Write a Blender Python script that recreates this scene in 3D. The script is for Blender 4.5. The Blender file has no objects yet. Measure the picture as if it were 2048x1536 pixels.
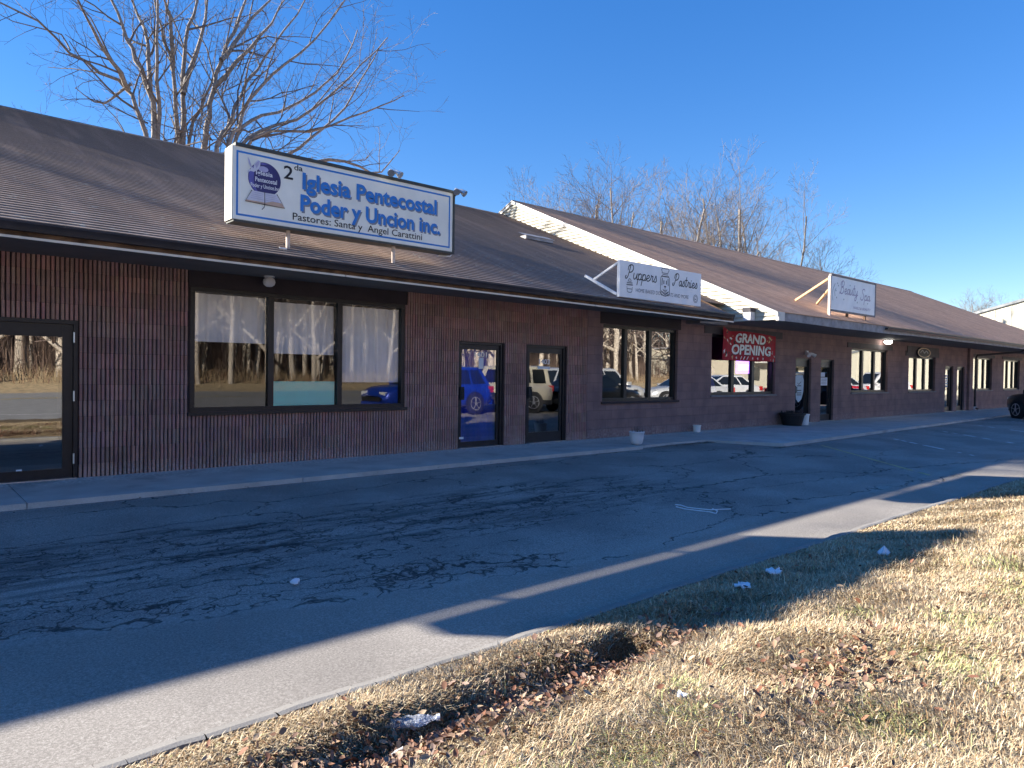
import bpy, math, random
import numpy as np
from mathutils import Vector, Matrix
R = math.radians
S = bpy.context.scene
COL = S.collection

# ------------------------------------------------------------------ camera
CAM_F, CAM_YAW, CAM_PITCH, CAM_ROLL = 1420.0, 0.7235255, -0.0168638, 0.0145213
CAM_P = Vector((0.0, -10.4077, 1.4286))
_fw = Vector((math.sin(CAM_YAW)*math.cos(CAM_PITCH), math.cos(CAM_YAW)*math.cos(CAM_PITCH), math.sin(CAM_PITCH)))
_r0 = Vector((math.cos(CAM_YAW), -math.sin(CAM_YAW), 0)); _u0 = _r0.cross(_fw)
_r = _r0*math.cos(CAM_ROLL) + _u0*math.sin(CAM_ROLL); _u = -_r0*math.sin(CAM_ROLL) + _u0*math.cos(CAM_ROLL)
cd = bpy.data.cameras.new('camera'); cam = bpy.data.objects.new('camera', cd); COL.objects.link(cam)
cd.sensor_width = 36; cd.lens = CAM_F/2048*36; cd.clip_start = 0.05; cd.clip_end = 3000
m3 = Matrix((_r, _u, -_fw)).transposed(); cam.matrix_world = Matrix.Translation(CAM_P) @ m3.to_4x4()
S.camera = cam

# ------------------------------------------------------------------ light
SUN_EL, SUN_AZ = R(22.2), R(-46.5)          # azimuth from +y towards +x
w = bpy.data.worlds.new('World'); S.world = w; w.use_nodes = True
nt = w.node_tree; bg = nt.nodes['Background']
sky = nt.nodes.new('ShaderNodeTexSky'); sky.sky_type = 'NISHITA'; sky.sun_disc = False
sky.sun_elevation = SUN_EL; sky.sun_rotation = SUN_AZ
sky.air_density = 1.0; sky.dust_density = 0.0; sky.ozone_density = 4.0; sky.altitude = 100
hs = nt.nodes.new('ShaderNodeHueSaturation'); hs.inputs['Saturation'].default_value = 1.46; hs.inputs['Hue'].default_value = 0.516
gm = nt.nodes.new('ShaderNodeGamma'); gm.inputs[1].default_value = 0.74
nt.links.new(sky.outputs[0], gm.inputs[0]); nt.links.new(gm.outputs[0], hs.inputs['Color']); nt.links.new(hs.outputs[0], bg.inputs[0]); bg.inputs[1].default_value = 0.096
sd = bpy.data.lights.new('sun', 'SUN'); sun = bpy.data.objects.new('sun', sd); COL.objects.link(sun)
sd.energy = 5.0; sd.angle = R(0.53); sd.color = (1.0, 0.935, 0.83)
tosun = Vector((math.sin(SUN_AZ)*math.cos(SUN_EL), math.cos(SUN_AZ)*math.cos(SUN_EL), math.sin(SUN_EL)))
sun.rotation_euler = tosun.to_track_quat('Z', 'Y').to_euler()
S.view_settings.view_transform = 'Standard'; S.view_settings.look = 'None'
S.view_settings.exposure = 1.82; S.view_settings.gamma = 1.0
S.render.engine = 'CYCLES'

# ------------------------------------------------------------------ helpers
def ray(x, y):
    return _fw + _r*((x-1024)/CAM_F) - _u*((y-768)/CAM_F)
def onY(x, y, Y):
    d = ray(x, y); return CAM_P + d*((Y-CAM_P.y)/d.y)
def onZ(x, y, Z):
    d = ray(x, y); return CAM_P + d*((Z-CAM_P.z)/d.z)
def zasph(y): return -0.06 - 0.0193*(-1.6-y) if y < -1.6 else -0.06

def tag(o, label=None, cat=None, group=None, kind=None):
    if label: o['label'] = label
    if cat: o['category'] = cat
    if group: o['group'] = group
    if kind: o['kind'] = kind
    return o
def empty(name, loc=(0, 0, 0), label=None, cat=None, group=None):
    o = bpy.data.objects.new(name, None); COL.objects.link(o); o.location = loc
    o.empty_display_size = 0.2
    return tag(o, label, cat, group)
def origin(o):
    v = Vector((0, 0, 0))
    while o is not None:
        v += Vector(o.location); o = o.parent
    return v
def copy_tree(o, parent=None):
    c = o.copy(); COL.objects.link(c)
    if parent is not None: c.parent = parent
    for ch in list(o.children): copy_tree(ch, c)
    return c

def link(nt, a, b): nt.links.new(a, b)
class G:
    """tiny node graph builder"""
    def __init__(s, name):
        s.m = bpy.data.materials.new(name); s.m.use_nodes = True; s.t = s.m.node_tree
        s.b = s.t.nodes['Principled BSDF']; s.out = s.t.nodes['Material Output']
        s.tc = None
    def n(s, typ, **kw):
        x = s.t.nodes.new(typ)
        for k, v in kw.items(): setattr(x, k, v)
        return x
    def put(s, sock, v):
        if isinstance(v, (int, float)): sock.default_value = v
        elif isinstance(v, (tuple, list)):
            sock.default_value = tuple(v) if len(v) == len(sock.default_value) else tuple(v)+(1,)
        else: s.t.links.new(v, sock)
    def co(s):
        if not s.tc: s.tc = s.n('ShaderNodeTexCoord')
        return s.tc.outputs['Object']
    def M(s, op, a, b=0.0, c=0.0, clamp=False):
        x = s.n('ShaderNodeMath', operation=op); x.use_clamp = clamp
        s.put(x.inputs[0], a); s.put(x.inputs[1], b); s.put(x.inputs[2], c); return x.outputs[0]
    def xyz(s):
        x = s.n('ShaderNodeSeparateXYZ'); s.put(x.inputs[0], s.co()); return x.outputs
    def comb(s, a, b, c=0.0):
        x = s.n('ShaderNodeCombineXYZ')
        for i, v in enumerate((a, b, c)): s.put(x.inputs[i], v)
        return x.outputs[0]
    def noise(s, scale, detail=3, vec=None, rough=0.55, dist=0.0):
        x = s.n('ShaderNodeTexNoise'); s.put(x.inputs['Vector'], vec if vec is not None else s.co())
        x.inputs['Scale'].default_value = scale; x.inputs['Detail'].default_value = detail
        x.inputs['Roughness'].default_value = rough; x.inputs['Distortion'].default_value = dist
        return x.outputs[0]
    def vor(s, scale, vec=None, feature='DISTANCE_TO_EDGE'):
        x = s.n('ShaderNodeTexVoronoi', feature=feature)
        s.put(x.inputs['Vector'], vec if vec is not None else s.co()); x.inputs['Scale'].default_value = scale
        return x
    def ramp(s, f, stops):
        x = s.n('ShaderNodeValToRGB'); e = x.color_ramp.elements
        while len(e) > 1: e.remove(e[0])
        e[0].position = stops[0][0]; e[0].color = tuple(stops[0][1])+(1,)
        for p_, c_ in stops[1:]:
            k = e.new(p_); k.color = tuple(c_)+(1,)
        s.put(x.inputs[0], f); return x.outputs[0]
    def step(s, f, a, b):
        x = s.n('ShaderNodeMapRange'); x.interpolation_type = 'SMOOTHSTEP'
        s.put(x.inputs[0], f); x.inputs[1].default_value = a; x.inputs[2].default_value = b
        return x.outputs[0]
    def mix(s, f, a, b, mode='MIX'):
        x = s.n('ShaderNodeMix', data_type='RGBA', blend_type=mode)
        s.put(x.inputs[0], f); s.put(x.inputs[6], a); s.put(x.inputs[7], b); return x.outputs[2]
    def attr(s, name):
        x = s.n('ShaderNodeAttribute'); x.attribute_name = name; return x.outputs[0]
    def bump(s, h, strength=0.3, dist=0.01):
        x = s.n('ShaderNodeBump'); x.inputs['Strength'].default_value = strength
        x.inputs['Distance'].default_value = dist; s.put(x.inputs['Height'], h)
        s.put(s.b.inputs['Normal'], x.outputs[0])
    def fin(s, col, rough=0.7, metal=0.0, spec=0.5):
        s.put(s.b.inputs['Base Color'], col); s.put(s.b.inputs['Roughness'], rough)
        s.put(s.b.inputs['Metallic'], metal); s.put(s.b.inputs['Specular IOR Level'], spec)
        return s.m
def sc(c, k): return tuple(min(1, max(0, v*k)) for v in c)
def pm(name, col, rough=0.7, var=0.15, scale=6, bump=0.0, bscale=80, metal=0.0, spec=0.4):
    g = G(name)
    f = g.noise(scale, 5)
    c = g.ramp(f, [(0.3, sc(col, 1-var)), (0.7, sc(col, 1+var))])
    if bump: g.bump(g.noise(bscale, 4), bump, 0.01)
    return g.fin(c, rough, metal, spec)
def emit(name, col, strength):
    g = G(name); g.put(g.b.inputs['Emission Color'], col); g.b.inputs['Emission Strength'].default_value = strength
    return g.fin(col, 0.5)

# material library -------------------------------------------------
MT = {}
def asphalt():
    g = G('asphalt'); x, y, z = g.xyz()
    n1 = g.noise(0.7, 4); nf = g.M('ADD', g.M('MULTIPLY', g.noise(210, 2), 0.5), g.M('MULTIPLY', g.noise(75, 3), 0.5)); nm = g.noise(9, 5)
    warp = g.noise(1.6, 4); warp2 = g.noise(6, 3)
    # patch boundary along the kerb
    pb = g.M('ADD', g.M('MULTIPLY', g.M('SUBTRACT', x, 0.5), -0.22), -5.62)
    pb = g.M('MAXIMUM', pb, -6.42)
    pb = g.M('ADD', pb, g.M('MULTIPLY', g.M('SUBTRACT', warp, 0.5), 0.35))
    patch = g.step(g.M('SUBTRACT', pb, y), 0.0, 0.03)
    band = g.step(g.M('ABSOLUTE', g.M('SUBTRACT', y, g.M('ADD', pb, 0.08))), 0.16, 0.03)
    base = g.ramp(nf, [(0.34, (0.128, 0.115, 0.10)), (0.5, (0.30, 0.27, 0.238)), (0.66, (0.56, 0.52, 0.46))])
    base = g.mix(g.step(n1, 0.35, 0.65), base, g.mix(1.0, base, (0.72, 0.72, 0.73), 'MULTIPLY'))
    base = g.mix(g.M('MULTIPLY', patch, 0.35), base, (0.28, 0.25, 0.21))
    base = g.mix(g.M('MULTIPLY', band, 0.35), base, (0.36, 0.34, 0.30))
    # wheel track stain bands
    yb = g.M('ADD', y, g.M('MULTIPLY', g.M('SUBTRACT', warp, 0.5), 0.9))
    b1 = g.step(g.M('ABSOLUTE', g.M('ADD', yb, 4.2)), 1.25, 0.45)
    b1 = g.M('MULTIPLY', b1, g.step(x, 10.0, 5.5))
    b2 = g.M('MULTIPLY', g.step(g.M('ABSOLUTE', g.M('SUBTRACT', y, g.M('ADD', pb, 0.36))), 0.48, 0.15), g.step(x, 5.2, 3.2))
    b3 = g.M('MULTIPLY', g.step(g.M('ABSOLUTE', g.M('ADD', yb, 5.0)), 1.6, 0.3), g.step(g.M('ABSOLUTE', g.M('SUBTRACT', x, 5.0)), 4.5, 1.0))
    msk = g.M('MAXIMUM', b1, b2)
    stain = g.M('MULTIPLY', g.M('MULTIPLY', b1, g.step(g.noise(2.3, 5, g.comb(g.M('MULTIPLY', x, 0.35), g.M('MULTIPLY', y, 2.2))), 0.42, 0.66)), 0.75)
    base = g.mix(stain, base, (0.05, 0.05, 0.05))
    dx = g.M('ADD', g.M('MULTIPLY', x, 0.42), g.M('MULTIPLY', g.M('SUBTRACT', warp, 0.5), 1.1))
    dy = g.M('ADD', y, g.M('MULTIPLY', g.M('SUBTRACT', warp2, 0.5), 0.28))
    cv = g.comb(dx, dy, 0.0)
    v1 = g.vor(2.4, cv).outputs['Distance']; v2 = g.vor(6.0, cv).outputs['Distance']; v3 = g.vor(0.6, cv).outputs['Distance']
    wv = g.M('MULTIPLY_ADD', nm, 0.09, -0.018)
    s1 = g.n('ShaderNodeMapRange'); g.put(s1.inputs[0], v1); g.put(s1.inputs[1], wv); s1.inputs[2].default_value = 0.0
    c1 = g.M('MULTIPLY', s1.outputs[0], g.step(msk, 0.12, 0.5))
    c2 = g.M('MULTIPLY', g.step(v2, 0.035, 0.004), g.M('MULTIPLY', g.step(msk, 0.5, 0.9), g.step(n1, 0.36, 0.5)))
    c3 = g.M('MULTIPLY', g.step(v3, 0.010, 0.0), g.step(nm, 0.30, 0.46))
    c3 = g.M('MULTIPLY', c3, g.step(x, 22.0, 12.0))
    c4 = g.M('MULTIPLY', g.step(v1, 0.012, 0.002), g.M('MULTIPLY', b3, g.step(nm, 0.40, 0.55)))
    # one long crack from the alligator area toward the kerb
    lc = g.M('ADD', g.M('MULTIPLY_ADD', x, -0.16, -5.28), g.M('ADD', g.M('MULTIPLY', g.M('SUBTRACT', warp, 0.5), 0.9), g.M('MULTIPLY', g.M('SUBTRACT', warp2, 0.5), 0.22)))
    c5 = g.M('MULTIPLY', g.step(g.M('ABSOLUTE', g.M('SUBTRACT', y, lc)), 0.028, 0.006), g.M('MULTIPLY', g.step(x, 4.6, 4.2), g.step(x, 2.3, 2.7)))
    lc2 = g.M('ADD', g.M('MULTIPLY_ADD', x, -0.10, -5.25), g.M('ADD', g.M('MULTIPLY', g.M('SUBTRACT', g.noise(2.2, 4), 0.5), 0.8), 0.0))
    c6 = g.M('MULTIPLY', g.step(g.M('ABSOLUTE', g.M('SUBTRACT', y, lc2)), 0.02, 0.004), g.M('MULTIPLY', g.step(x, 14.0, 13.0), g.step(x, 7.5, 8.2)))
    crack = c1
    for c in (c2, c3, c4): crack = g.M('MAXIMUM', crack, c)
    crack = g.M('MULTIPLY', crack, g.M('SUBTRACT', 1.0, patch))
    for c in (c5, c6): crack = g.M('MAXIMUM', crack, c)
    col = g.mix(g.M('MULTIPLY', crack, 0.88), base, (0.016, 0.016, 0.017))
    spk = g.step(g.vor(26, None, 'F1').outputs['Distance'], 0.075, 0.05)
    spk = g.M('MULTIPLY', spk, g.step(g.noise(1.3, 3), 0.44, 0.56))
    col = g.mix(g.M('MULTIPLY', spk, 0.75), col, (0.38, 0.37, 0.34))
    g.bump(g.M('SUBTRACT', g.M('MULTIPLY', nf, 0.25), crack), 0.55, 0.012)
    return g.fin(col, 0.86, 0, 0.3)
MT['asphalt'] = asphalt()
def conc(name, col, salt=0.0):
    g = G(name); x, y, z = g.xyz()
    n = g.noise(2.0, 6); nf = g.noise(120, 3)
    c = g.ramp(n, [(0.3, sc(col, .72)), (0.7, sc(col, 1.15))])
    c = g.mix(0.35, c, g.ramp(nf, [(0.3, sc(col, .6)), (0.7, sc(col, 1.3))]))
    if salt:
        m = g.M('MULTIPLY', g.step(g.M('ADD', y, g.M('MULTIPLY', g.noise(3, 4), 0.9)), -0.25, 0.25), g.step(g.noise(22, 4), 0.45, 0.62))
        c = g.mix(g.M('MULTIPLY', m, salt), c, (0.78, 0.77, 0.74))
        d = g.M('MULTIPLY', g.step(g.noise(1.1, 4), 0.55, 0.72), 0.5)
        c = g.mix(d, c, sc(col, .45))
    g.bump(nf, 0.35, 0.006)
    return g.fin(c, 0.85, 0, 0.3)
MT['walk'] = conc('sidewalk_concrete', (0.50, 0.48, 0.45), 0.7)
MT['kerb'] = conc('kerb_concrete', (0.25, 0.235, 0.215))
MT['soil'] = pm('soil', (0.115, 0.085, 0.052), 0.95, 0.45, 7, 0.7, 60)
def lawn_mat():
    g = G('lawn_soil'); n = g.noise(3, 6); nf = g.noise(90, 4)
    c = g.ramp(nf, [(0.3, (0.075, 0.052, 0.032)), (0.5, (0.19, 0.14, 0.085)), (0.7, (0.38, 0.29, 0.18))])
    c = g.mix(g.step(n, 0.45, 0.7), c, g.mix(1.0, c, (0.75, 0.72, 0.66), 'MULTIPLY'))
    g.bump(nf, 0.9, 0.03); return g.fin(c, 0.95, 0, 0.2)
MT['lawn'] = lawn_mat()
def attrmat(name, rough=0.8, spec=0.3, trans=0.0):
    g = G(name); c = g.attr('tint'); 
    if trans:
        g.b.inputs['Transmission Weight'].default_value = 0
    return g.fin(c, rough, 0, spec)
MT['blade'] = attrmat('dry_grass_blade', 0.75, 0.25)
MT['leaf'] = attrmat('dead_leaf', 0.7, 0.3)
def ribmat():
    g = G('painted_ribbed_block'); c = g.attr('tint'); n = g.noise(5, 5); nf = g.noise(70, 4)
    c = g.mix(g.step(n, 0.35, 0.7), c, g.mix(1.0, c, (0.78, 0.76, 0.78), 'MULTIPLY'))
    c = g.mix(g.M('MULTIPLY', g.step(nf, 0.5, 0.75), 0.3), c, (0.20, 0.16, 0.16))
    z = g.xyz()[2]; m = g.M('MULTIPLY', g.step(g.M('ADD', z, g.M('MULTIPLY', g.noise(1.7, 4), 0.35)), 0.42, 0.12), g.step(g.noise(28, 4), 0.35, 0.65))
    c = g.mix(g.M('MULTIPLY', m, 0.55), c, (0.50, 0.45, 0.44))
    st = g.noise(1.0, 4, g.comb(g.M('MULTIPLY', g.xyz()[0], 3.5), g.M('MULTIPLY', z, 0.35)))
    c = g.mix(g.M('MULTIPLY', g.step(st, 0.5, 0.72), 0.35), c, (0.16, 0.115, 0.115))
    g.bump(nf, 0.8, 0.012); return g.fin(c, 0.8, 0, 0.3)
MT['rib'] = ribmat()
MT['groove'] = pm('groove_block', (0.03, 0.02, 0.021), 0.9, 0.3, 8, 0.5)
def blockwall():
    g = G('painted_block_wall'); x, y, z = g.xyz()
    b = g.n('ShaderNodeTexBrick'); g.put(b.inputs['Vector'], g.comb(x, z))
    b.inputs['Color1'].default_value = (0.275, 0.175, 0.158, 1); b.inputs['Color2'].default_value = (0.235, 0.15, 0.14, 1)
    b.inputs['Mortar'].default_value = (0.175, 0.115, 0.11, 1)
    b.inputs['Scale'].default_value = 1.0; b.inputs['Mortar Size'].default_value = 0.006; b.inputs['Mortar Smooth'].default_value = 0.3
    b.inputs['Brick Width'].default_value = 0.4064; b.inputs['Row Height'].default_value = 0.2032
    n = g.noise(2.2, 6); nf = g.noise(55, 5)
    c = g.mix(g.step(n, 0.35, 0.7), b.outputs[0], g.mix(1.0, b.outputs[0], (0.74, 0.74, 0.80), 'MULTIPLY'))
    m = g.M('MULTIPLY', g.step(g.M('ADD', z, g.M('MULTIPLY', g.noise(1.3, 4), 0.4)), 0.5, 0.15), g.step(g.noise(20, 4), 0.38, 0.68))
    c = g.mix(g.M('MULTIPLY', m, 0.45), c, (0.45, 0.41, 0.40))
    st = g.noise(1.0, 4, g.comb(g.M('MULTIPLY', x, 2.5), g.M('MULTIPLY', z, 0.3)))
    c = g.mix(g.M('MULTIPLY', g.step(st, 0.5, 0.7), 0.3), c, (0.12, 0.088, 0.09))
    h = g.M('SUBTRACT', g.M('MULTIPLY', nf, 0.5), b.outputs['Fac'])
    g.bump(h, 0.5, 0.01); return g.fin(c, 0.8, 0, 0.3)
MT['block'] = blockwall()
def shingle(name, c1, c2, lich):
    g = G(name); x, y, z = g.xyz()
    b = g.n('ShaderNodeTexBrick'); g.put(b.inputs['Vector'], g.comb(x, g.M('ADD', y, 1.36)))
    b.inputs['Color1'].default_value = tuple(c1)+(1,); b.inputs['Color2'].default_value = tuple(c2)+(1,)
    b.inputs['Mortar'].default_value = tuple(sc(c2, .6))+(1,)
    b.inputs['Scale'].default_value = 1.0; b.inputs['Mortar Size'].default_value = 0.0035; b.inputs['Bias'].default_value = 0.0
    b.inputs['Brick Width'].default_value = 0.30; b.inputs['Row Height'].default_value = 0.1171
    n = g.noise(1.1, 6); nf = g.noise(160, 3)
    c = g.mix(g.M('MULTIPLY', g.step(n, 0.35, 0.7), 0.55), b.outputs[0], sc(c2, .75))
    st = g.noise(1.0, 4, g.comb(g.M('MULTIPLY', x, 2.2), g.M('MULTIPLY', y, 0.25)))
    c = g.mix(g.M('MULTIPLY', g.step(st, 0.45, 0.7), 0.4), c, sc(c1, 1.35))
    c = g.mix(0.3, c, g.ramp(nf, [(0.3, sc(c2, .5)), (0.7, sc(c1, 1.5))]))
    if lich:
        m = g.M('MULTIPLY', g.step(g.noise(5, 3), 0.56, 0.66), g.step(g.noise(17, 4), 0.50, 0.62))
        m = g.M('MULTIPLY', m, g.step(y, 5.0, -1.0))
        c = g.mix(g.M('MULTIPLY', m, lich), c, (0.36, 0.36, 0.32))
    g.bump(nf, 0.5, 0.006); return g.fin(c, 0.9, 0, 0.25)
MT['shingle_dark'] = shingle('dark_shingle', (0.33, 0.24, 0.19), (0.225, 0.165, 0.135), 0.75)
MT['shingle_brown'] = shingle('brown_shingle', (0.58, 0.35, 0.225), (0.40, 0.235, 0.155), 0.0)
MT['gutter'] = pm('gutter_metal', (0.022, 0.020, 0.026), 0.45, 0.3, 5, 0.1)
MT['fascia'] = pm('stained_fascia_wood', (0.13, 0.075, 0.045), 0.85, 0.6, 5, 0.4, 30)
MT['fascia_grey'] = pm('weathered_white_fascia', (0.30, 0.285, 0.285), 0.8, 0.3, 4, 0.3, 40)
MT['soffit'] = pm('soffit_panel', (0.165, 0.150, 0.135), 0.7, 0.12, 3)
MT['trim'] = pm('cream_trim', (0.74, 0.68, 0.60), 0.5, 0.08, 5)
MT['siding'] = pm('cream_siding', (0.56, 0.51, 0.40), 0.55, 0.08, 3, 0.1)
MT['white_trim'] = pm('white_trim', (0.62, 0.58, 0.52), 0.5, 0.08, 4)
MT['black_frame'] = pm('black_aluminium', (0.013, 0.013, 0.016), 0.4, 0.3, 10, 0.05)
MT['lintel'] = pm('dark_lintel', (0.028, 0.019, 0.023), 0.7, 0.2, 4, 0.2, 40)
MT['hdr'] = pm('grey_header', (0.085, 0.075, 0.08), 0.75, 0.2, 4, 0.2, 40)
MT['sill'] = pm('grey_sill', (0.20, 0.19, 0.19), 0.75, 0.2, 6, 0.2)
MT['inside'] = pm('dark_interior', (0.06, 0.06, 0.065), 0.8, 0.2, 2)
MT['steel'] = pm('brushed_steel', (0.62, 0.62, 0.62), 0.35, 0.1, 20, 0, 50, 0.8)
def glass(name, base, tint):
    g = G(name); g.t.nodes.remove(g.b)
    tr = g.n('ShaderNodeBsdfTransparent'); tr.inputs[0].default_value = tuple(tint)+(1,)
    gl = g.n('ShaderNodeBsdfGlossy'); gl.inputs['Roughness'].default_value = 0.0
    n = g.noise(0.9, 2); bp = g.n('ShaderNodeBump'); bp.inputs['Strength'].default_value = 0.02; bp.inputs['Distance'].default_value = 0.05
    g.put(bp.inputs['Height'], n); g.put(gl.inputs['Normal'], bp.outputs[0])
    fr = g.n('ShaderNodeFresnel'); fr.inputs[0].default_value = 1.5
    f = g.M('ADD', g.M('MULTIPLY', fr.outputs[0], 1.4), base, 0, True)
    mx = g.n('ShaderNodeMixShader'); g.put(mx.inputs[0], f)
    g.t.links.new(tr.outputs[0], mx.inputs[1]); g.t.links.new(gl.outputs[0], mx.inputs[2])
    g.t.links.new(mx.outputs[0], g.out.inputs[0]); return g.m
MT['glass'] = glass('shop_glass', 0.24, (0.93, 0.95, 0.95))
MT['clearglass'] = glass('curtained_glass', 0.04, (0.99, 0.99, 0.99))
MT['doorglass'] = glass('door_glass', 0.20, (0.95, 0.96, 0.96))
MT['carglass'] = pm('car_glass', (0.012, 0.015, 0.016), 0.06, 0.1, 3, 0, 10, 0, 0.8)
MT['tyre'] = pm('tyre_rubber', (0.018, 0.018, 0.019), 0.85, 0.3, 20)
MT['rim'] = pm('alloy_rim', (0.62, 0.62, 0.64), 0.3, 0.1, 20, 0, 50, 0.7)
MT['plastic_black'] = pm('black_plastic', (0.02, 0.02, 0.022), 0.6, 0.2, 10)
MT['red_lens'] = pm('red_lens', (0.45, 0.02, 0.02), 0.2, 0.1, 10)
MT['clear_lens'] = pm('clear_lens', (0.75, 0.76, 0.78), 0.15, 0.1, 10)
MT['bark'] = pm('grey_bark', (0.24, 0.21, 0.185), 0.9, 0.35, 9, 0.5, 40)
MT['twig'] = pm('grey_twig', (0.14, 0.12, 0.11), 0.9, 0.25, 4)
MT['bark_pale'] = pm('pale_bark', (0.50, 0.43, 0.35), 0.9, 0.35, 6, 0.4, 30)
MT['twig_brown'] = pm('brown_twig', (0.15, 0.11, 0.095), 0.9, 0.3, 2)
MT['brush'] = attrmat('undergrowth_stem', 0.9, 0.1)
MT['sign_white'] = pm('sign_face_white', (0.86, 0.85, 0.76), 0.4, 0.10, 1.6)
MT['sign_pup'] = pm('white_sign_board', (0.82, 0.82, 0.82), 0.45, 0.06, 3)
MT['sign_spa'] = pm('pale_sign_board', (0.74, 0.77, 0.80), 0.45, 0.07, 3)
MT['sign_edge'] = pm('cream_sign_cabinet', (0.78, 0.74, 0.63), 0.5, 0.08, 5)
MT['sign_dark'] = pm('dark_sign_cabinet', (0.05, 0.055, 0.05), 0.5, 0.2, 5)
MT['blue'] = pm('blue_lettering', (0.02, 0.20, 0.60), 0.45, 0.1, 4)
MT['navy'] = pm('navy_print', (0.035, 0.03, 0.14), 0.45, 0.3, 5)
MT['violet'] = pm('violet_print', (0.12, 0.11, 0.38), 0.45, 0.3, 6)
MT['ink'] = pm('black_ink', (0.012, 0.012, 0.015), 0.5, 0.1, 4)
MT['greyink'] = pm('grey_ink', (0.12, 0.125, 0.15), 0.5, 0.1, 4)
MT['shadowink'] = pm('grey_shadow_ink', (0.22, 0.24, 0.28), 0.5, 0.1, 4)
MT['page'] = pm('book_page', (0.62, 0.62, 0.70), 0.5, 0.1, 8)
MT['tan'] = pm('tan_page_edge', (0.55, 0.38, 0.28), 0.5, 0.1, 8)
MT['whiteprint'] = pm('white_print', (0.78, 0.78, 0.80), 0.45, 0.05, 8)
MT['lilac'] = pm('lilac_print', (0.42, 0.40, 0.60), 0.45, 0.15, 8)
MT['mauve'] = pm('mauve_print', (0.27, 0.22, 0.36), 0.45, 0.15, 8)
MT['green'] = pm('sage_print', (0.24, 0.33, 0.36), 0.45, 0.15, 8)
MT['red'] = pm('red_vinyl', (0.40, 0.010, 0.030), 0.75, 0.15, 4)
MT['gold'] = pm('gold_print', (0.55, 0.33, 0.16), 0.4, 0.15, 10)
MT['post'] = pm('tan_post_paint', (0.62, 0.50, 0.42), 0.6, 0.15, 8)
MT['wood'] = pm('raw_lumber', (0.50, 0.33, 0.18), 0.8, 0.25, 6, 0.3, 40)
MT['white_metal'] = pm('white_metal', (0.75, 0.73, 0.72), 0.45, 0.08, 8)
MT['curtain'] = pm('white_curtain', (0.90, 0.90, 0.92), 0.85, 0.05, 4)
MT['teal'] = pm('teal_panel', (0.01, 0.70, 0.74), 0.5, 0.08, 2)
MT['bluecurtain'] = pm('blue_curtain', (0.04, 0.08, 0.62), 0.7, 0.2, 3)
MT['purple'] = emit('purple_neon_panel', (0.32, 0.10, 0.85), 1.2)
MT['pink'] = emit('pink_neon', (1.0, 0.35, 0.85), 2.2)
MT['lampglow'] = emit('lit_lamp', (1.0, 0.95, 0.85), 6.0)
MT['globe'] = pm('white_lamp_globe', (0.72, 0.70, 0.70), 0.4, 0.06, 8)
MT['pot'] = pm('white_pot', (0.72, 0.71, 0.72), 0.5, 0.06, 12, 0.1)
MT['blackpot'] = pm('black_planter', (0.015, 0.015, 0.017), 0.6, 0.2, 10)
MT['paint_y'] = pm('faded_yellow_paint', (0.46, 0.38, 0.17), 0.8, 0.4, 12)
MT['paint_yellow'] = pm('yellow_road_paint', (0.65, 0.48, 0.10), 0.8, 0.2, 6)
MT['paint_w'] = pm('white_road_paint', (0.70, 0.69, 0.66), 0.8, 0.2, 6)
MT['road'] = pm('road_asphalt', (0.32, 0.31, 0.29), 0.85, 0.2, 3, 0.3, 120)
MT['straw'] = pm('verge_straw', (0.50, 0.38, 0.22), 0.95, 0.4, 4, 0.8, 30)
MT['forest'] = pm('forest_floor', (0.20, 0.13, 0.085), 0.95, 0.45, 2, 0.8, 15)
MT['plate'] = pm('white_foam', (0.74, 0.76, 0.80), 0.6, 0.06, 20)
MT['tin'] = pm('crushed_tin', (0.68, 0.67, 0.66), 0.35, 0.12, 20, 0.2, 30, 0.4)
MT['pvc'] = pm('white_plastic', (0.78, 0.77, 0.75), 0.5, 0.05, 10)
def bottle_mat():
    g = G('clear_plastic'); g.b.inputs['Transmission Weight'].default_value = 0.75
    g.b.inputs['IOR'].default_value = 1.25
    g.bump(g.noise(40, 3), 0.6, 0.02)
    return g.fin((0.85, 0.88, 0.95), 0.12, 0, 0.8)
MT['bottle'] = bottle_mat()
MT['paper'] = pm('white_paper', (0.70, 0.73, 0.78), 0.7, 0.05, 8)
MT['dec'] = pm('pale_decal', (0.48, 0.58, 0.63), 0.6, 0.08, 8)
MT['metalpanel'] = pm('cream_metal_panel', (0.62, 0.58, 0.46), 0.5, 0.06, 3)

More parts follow.
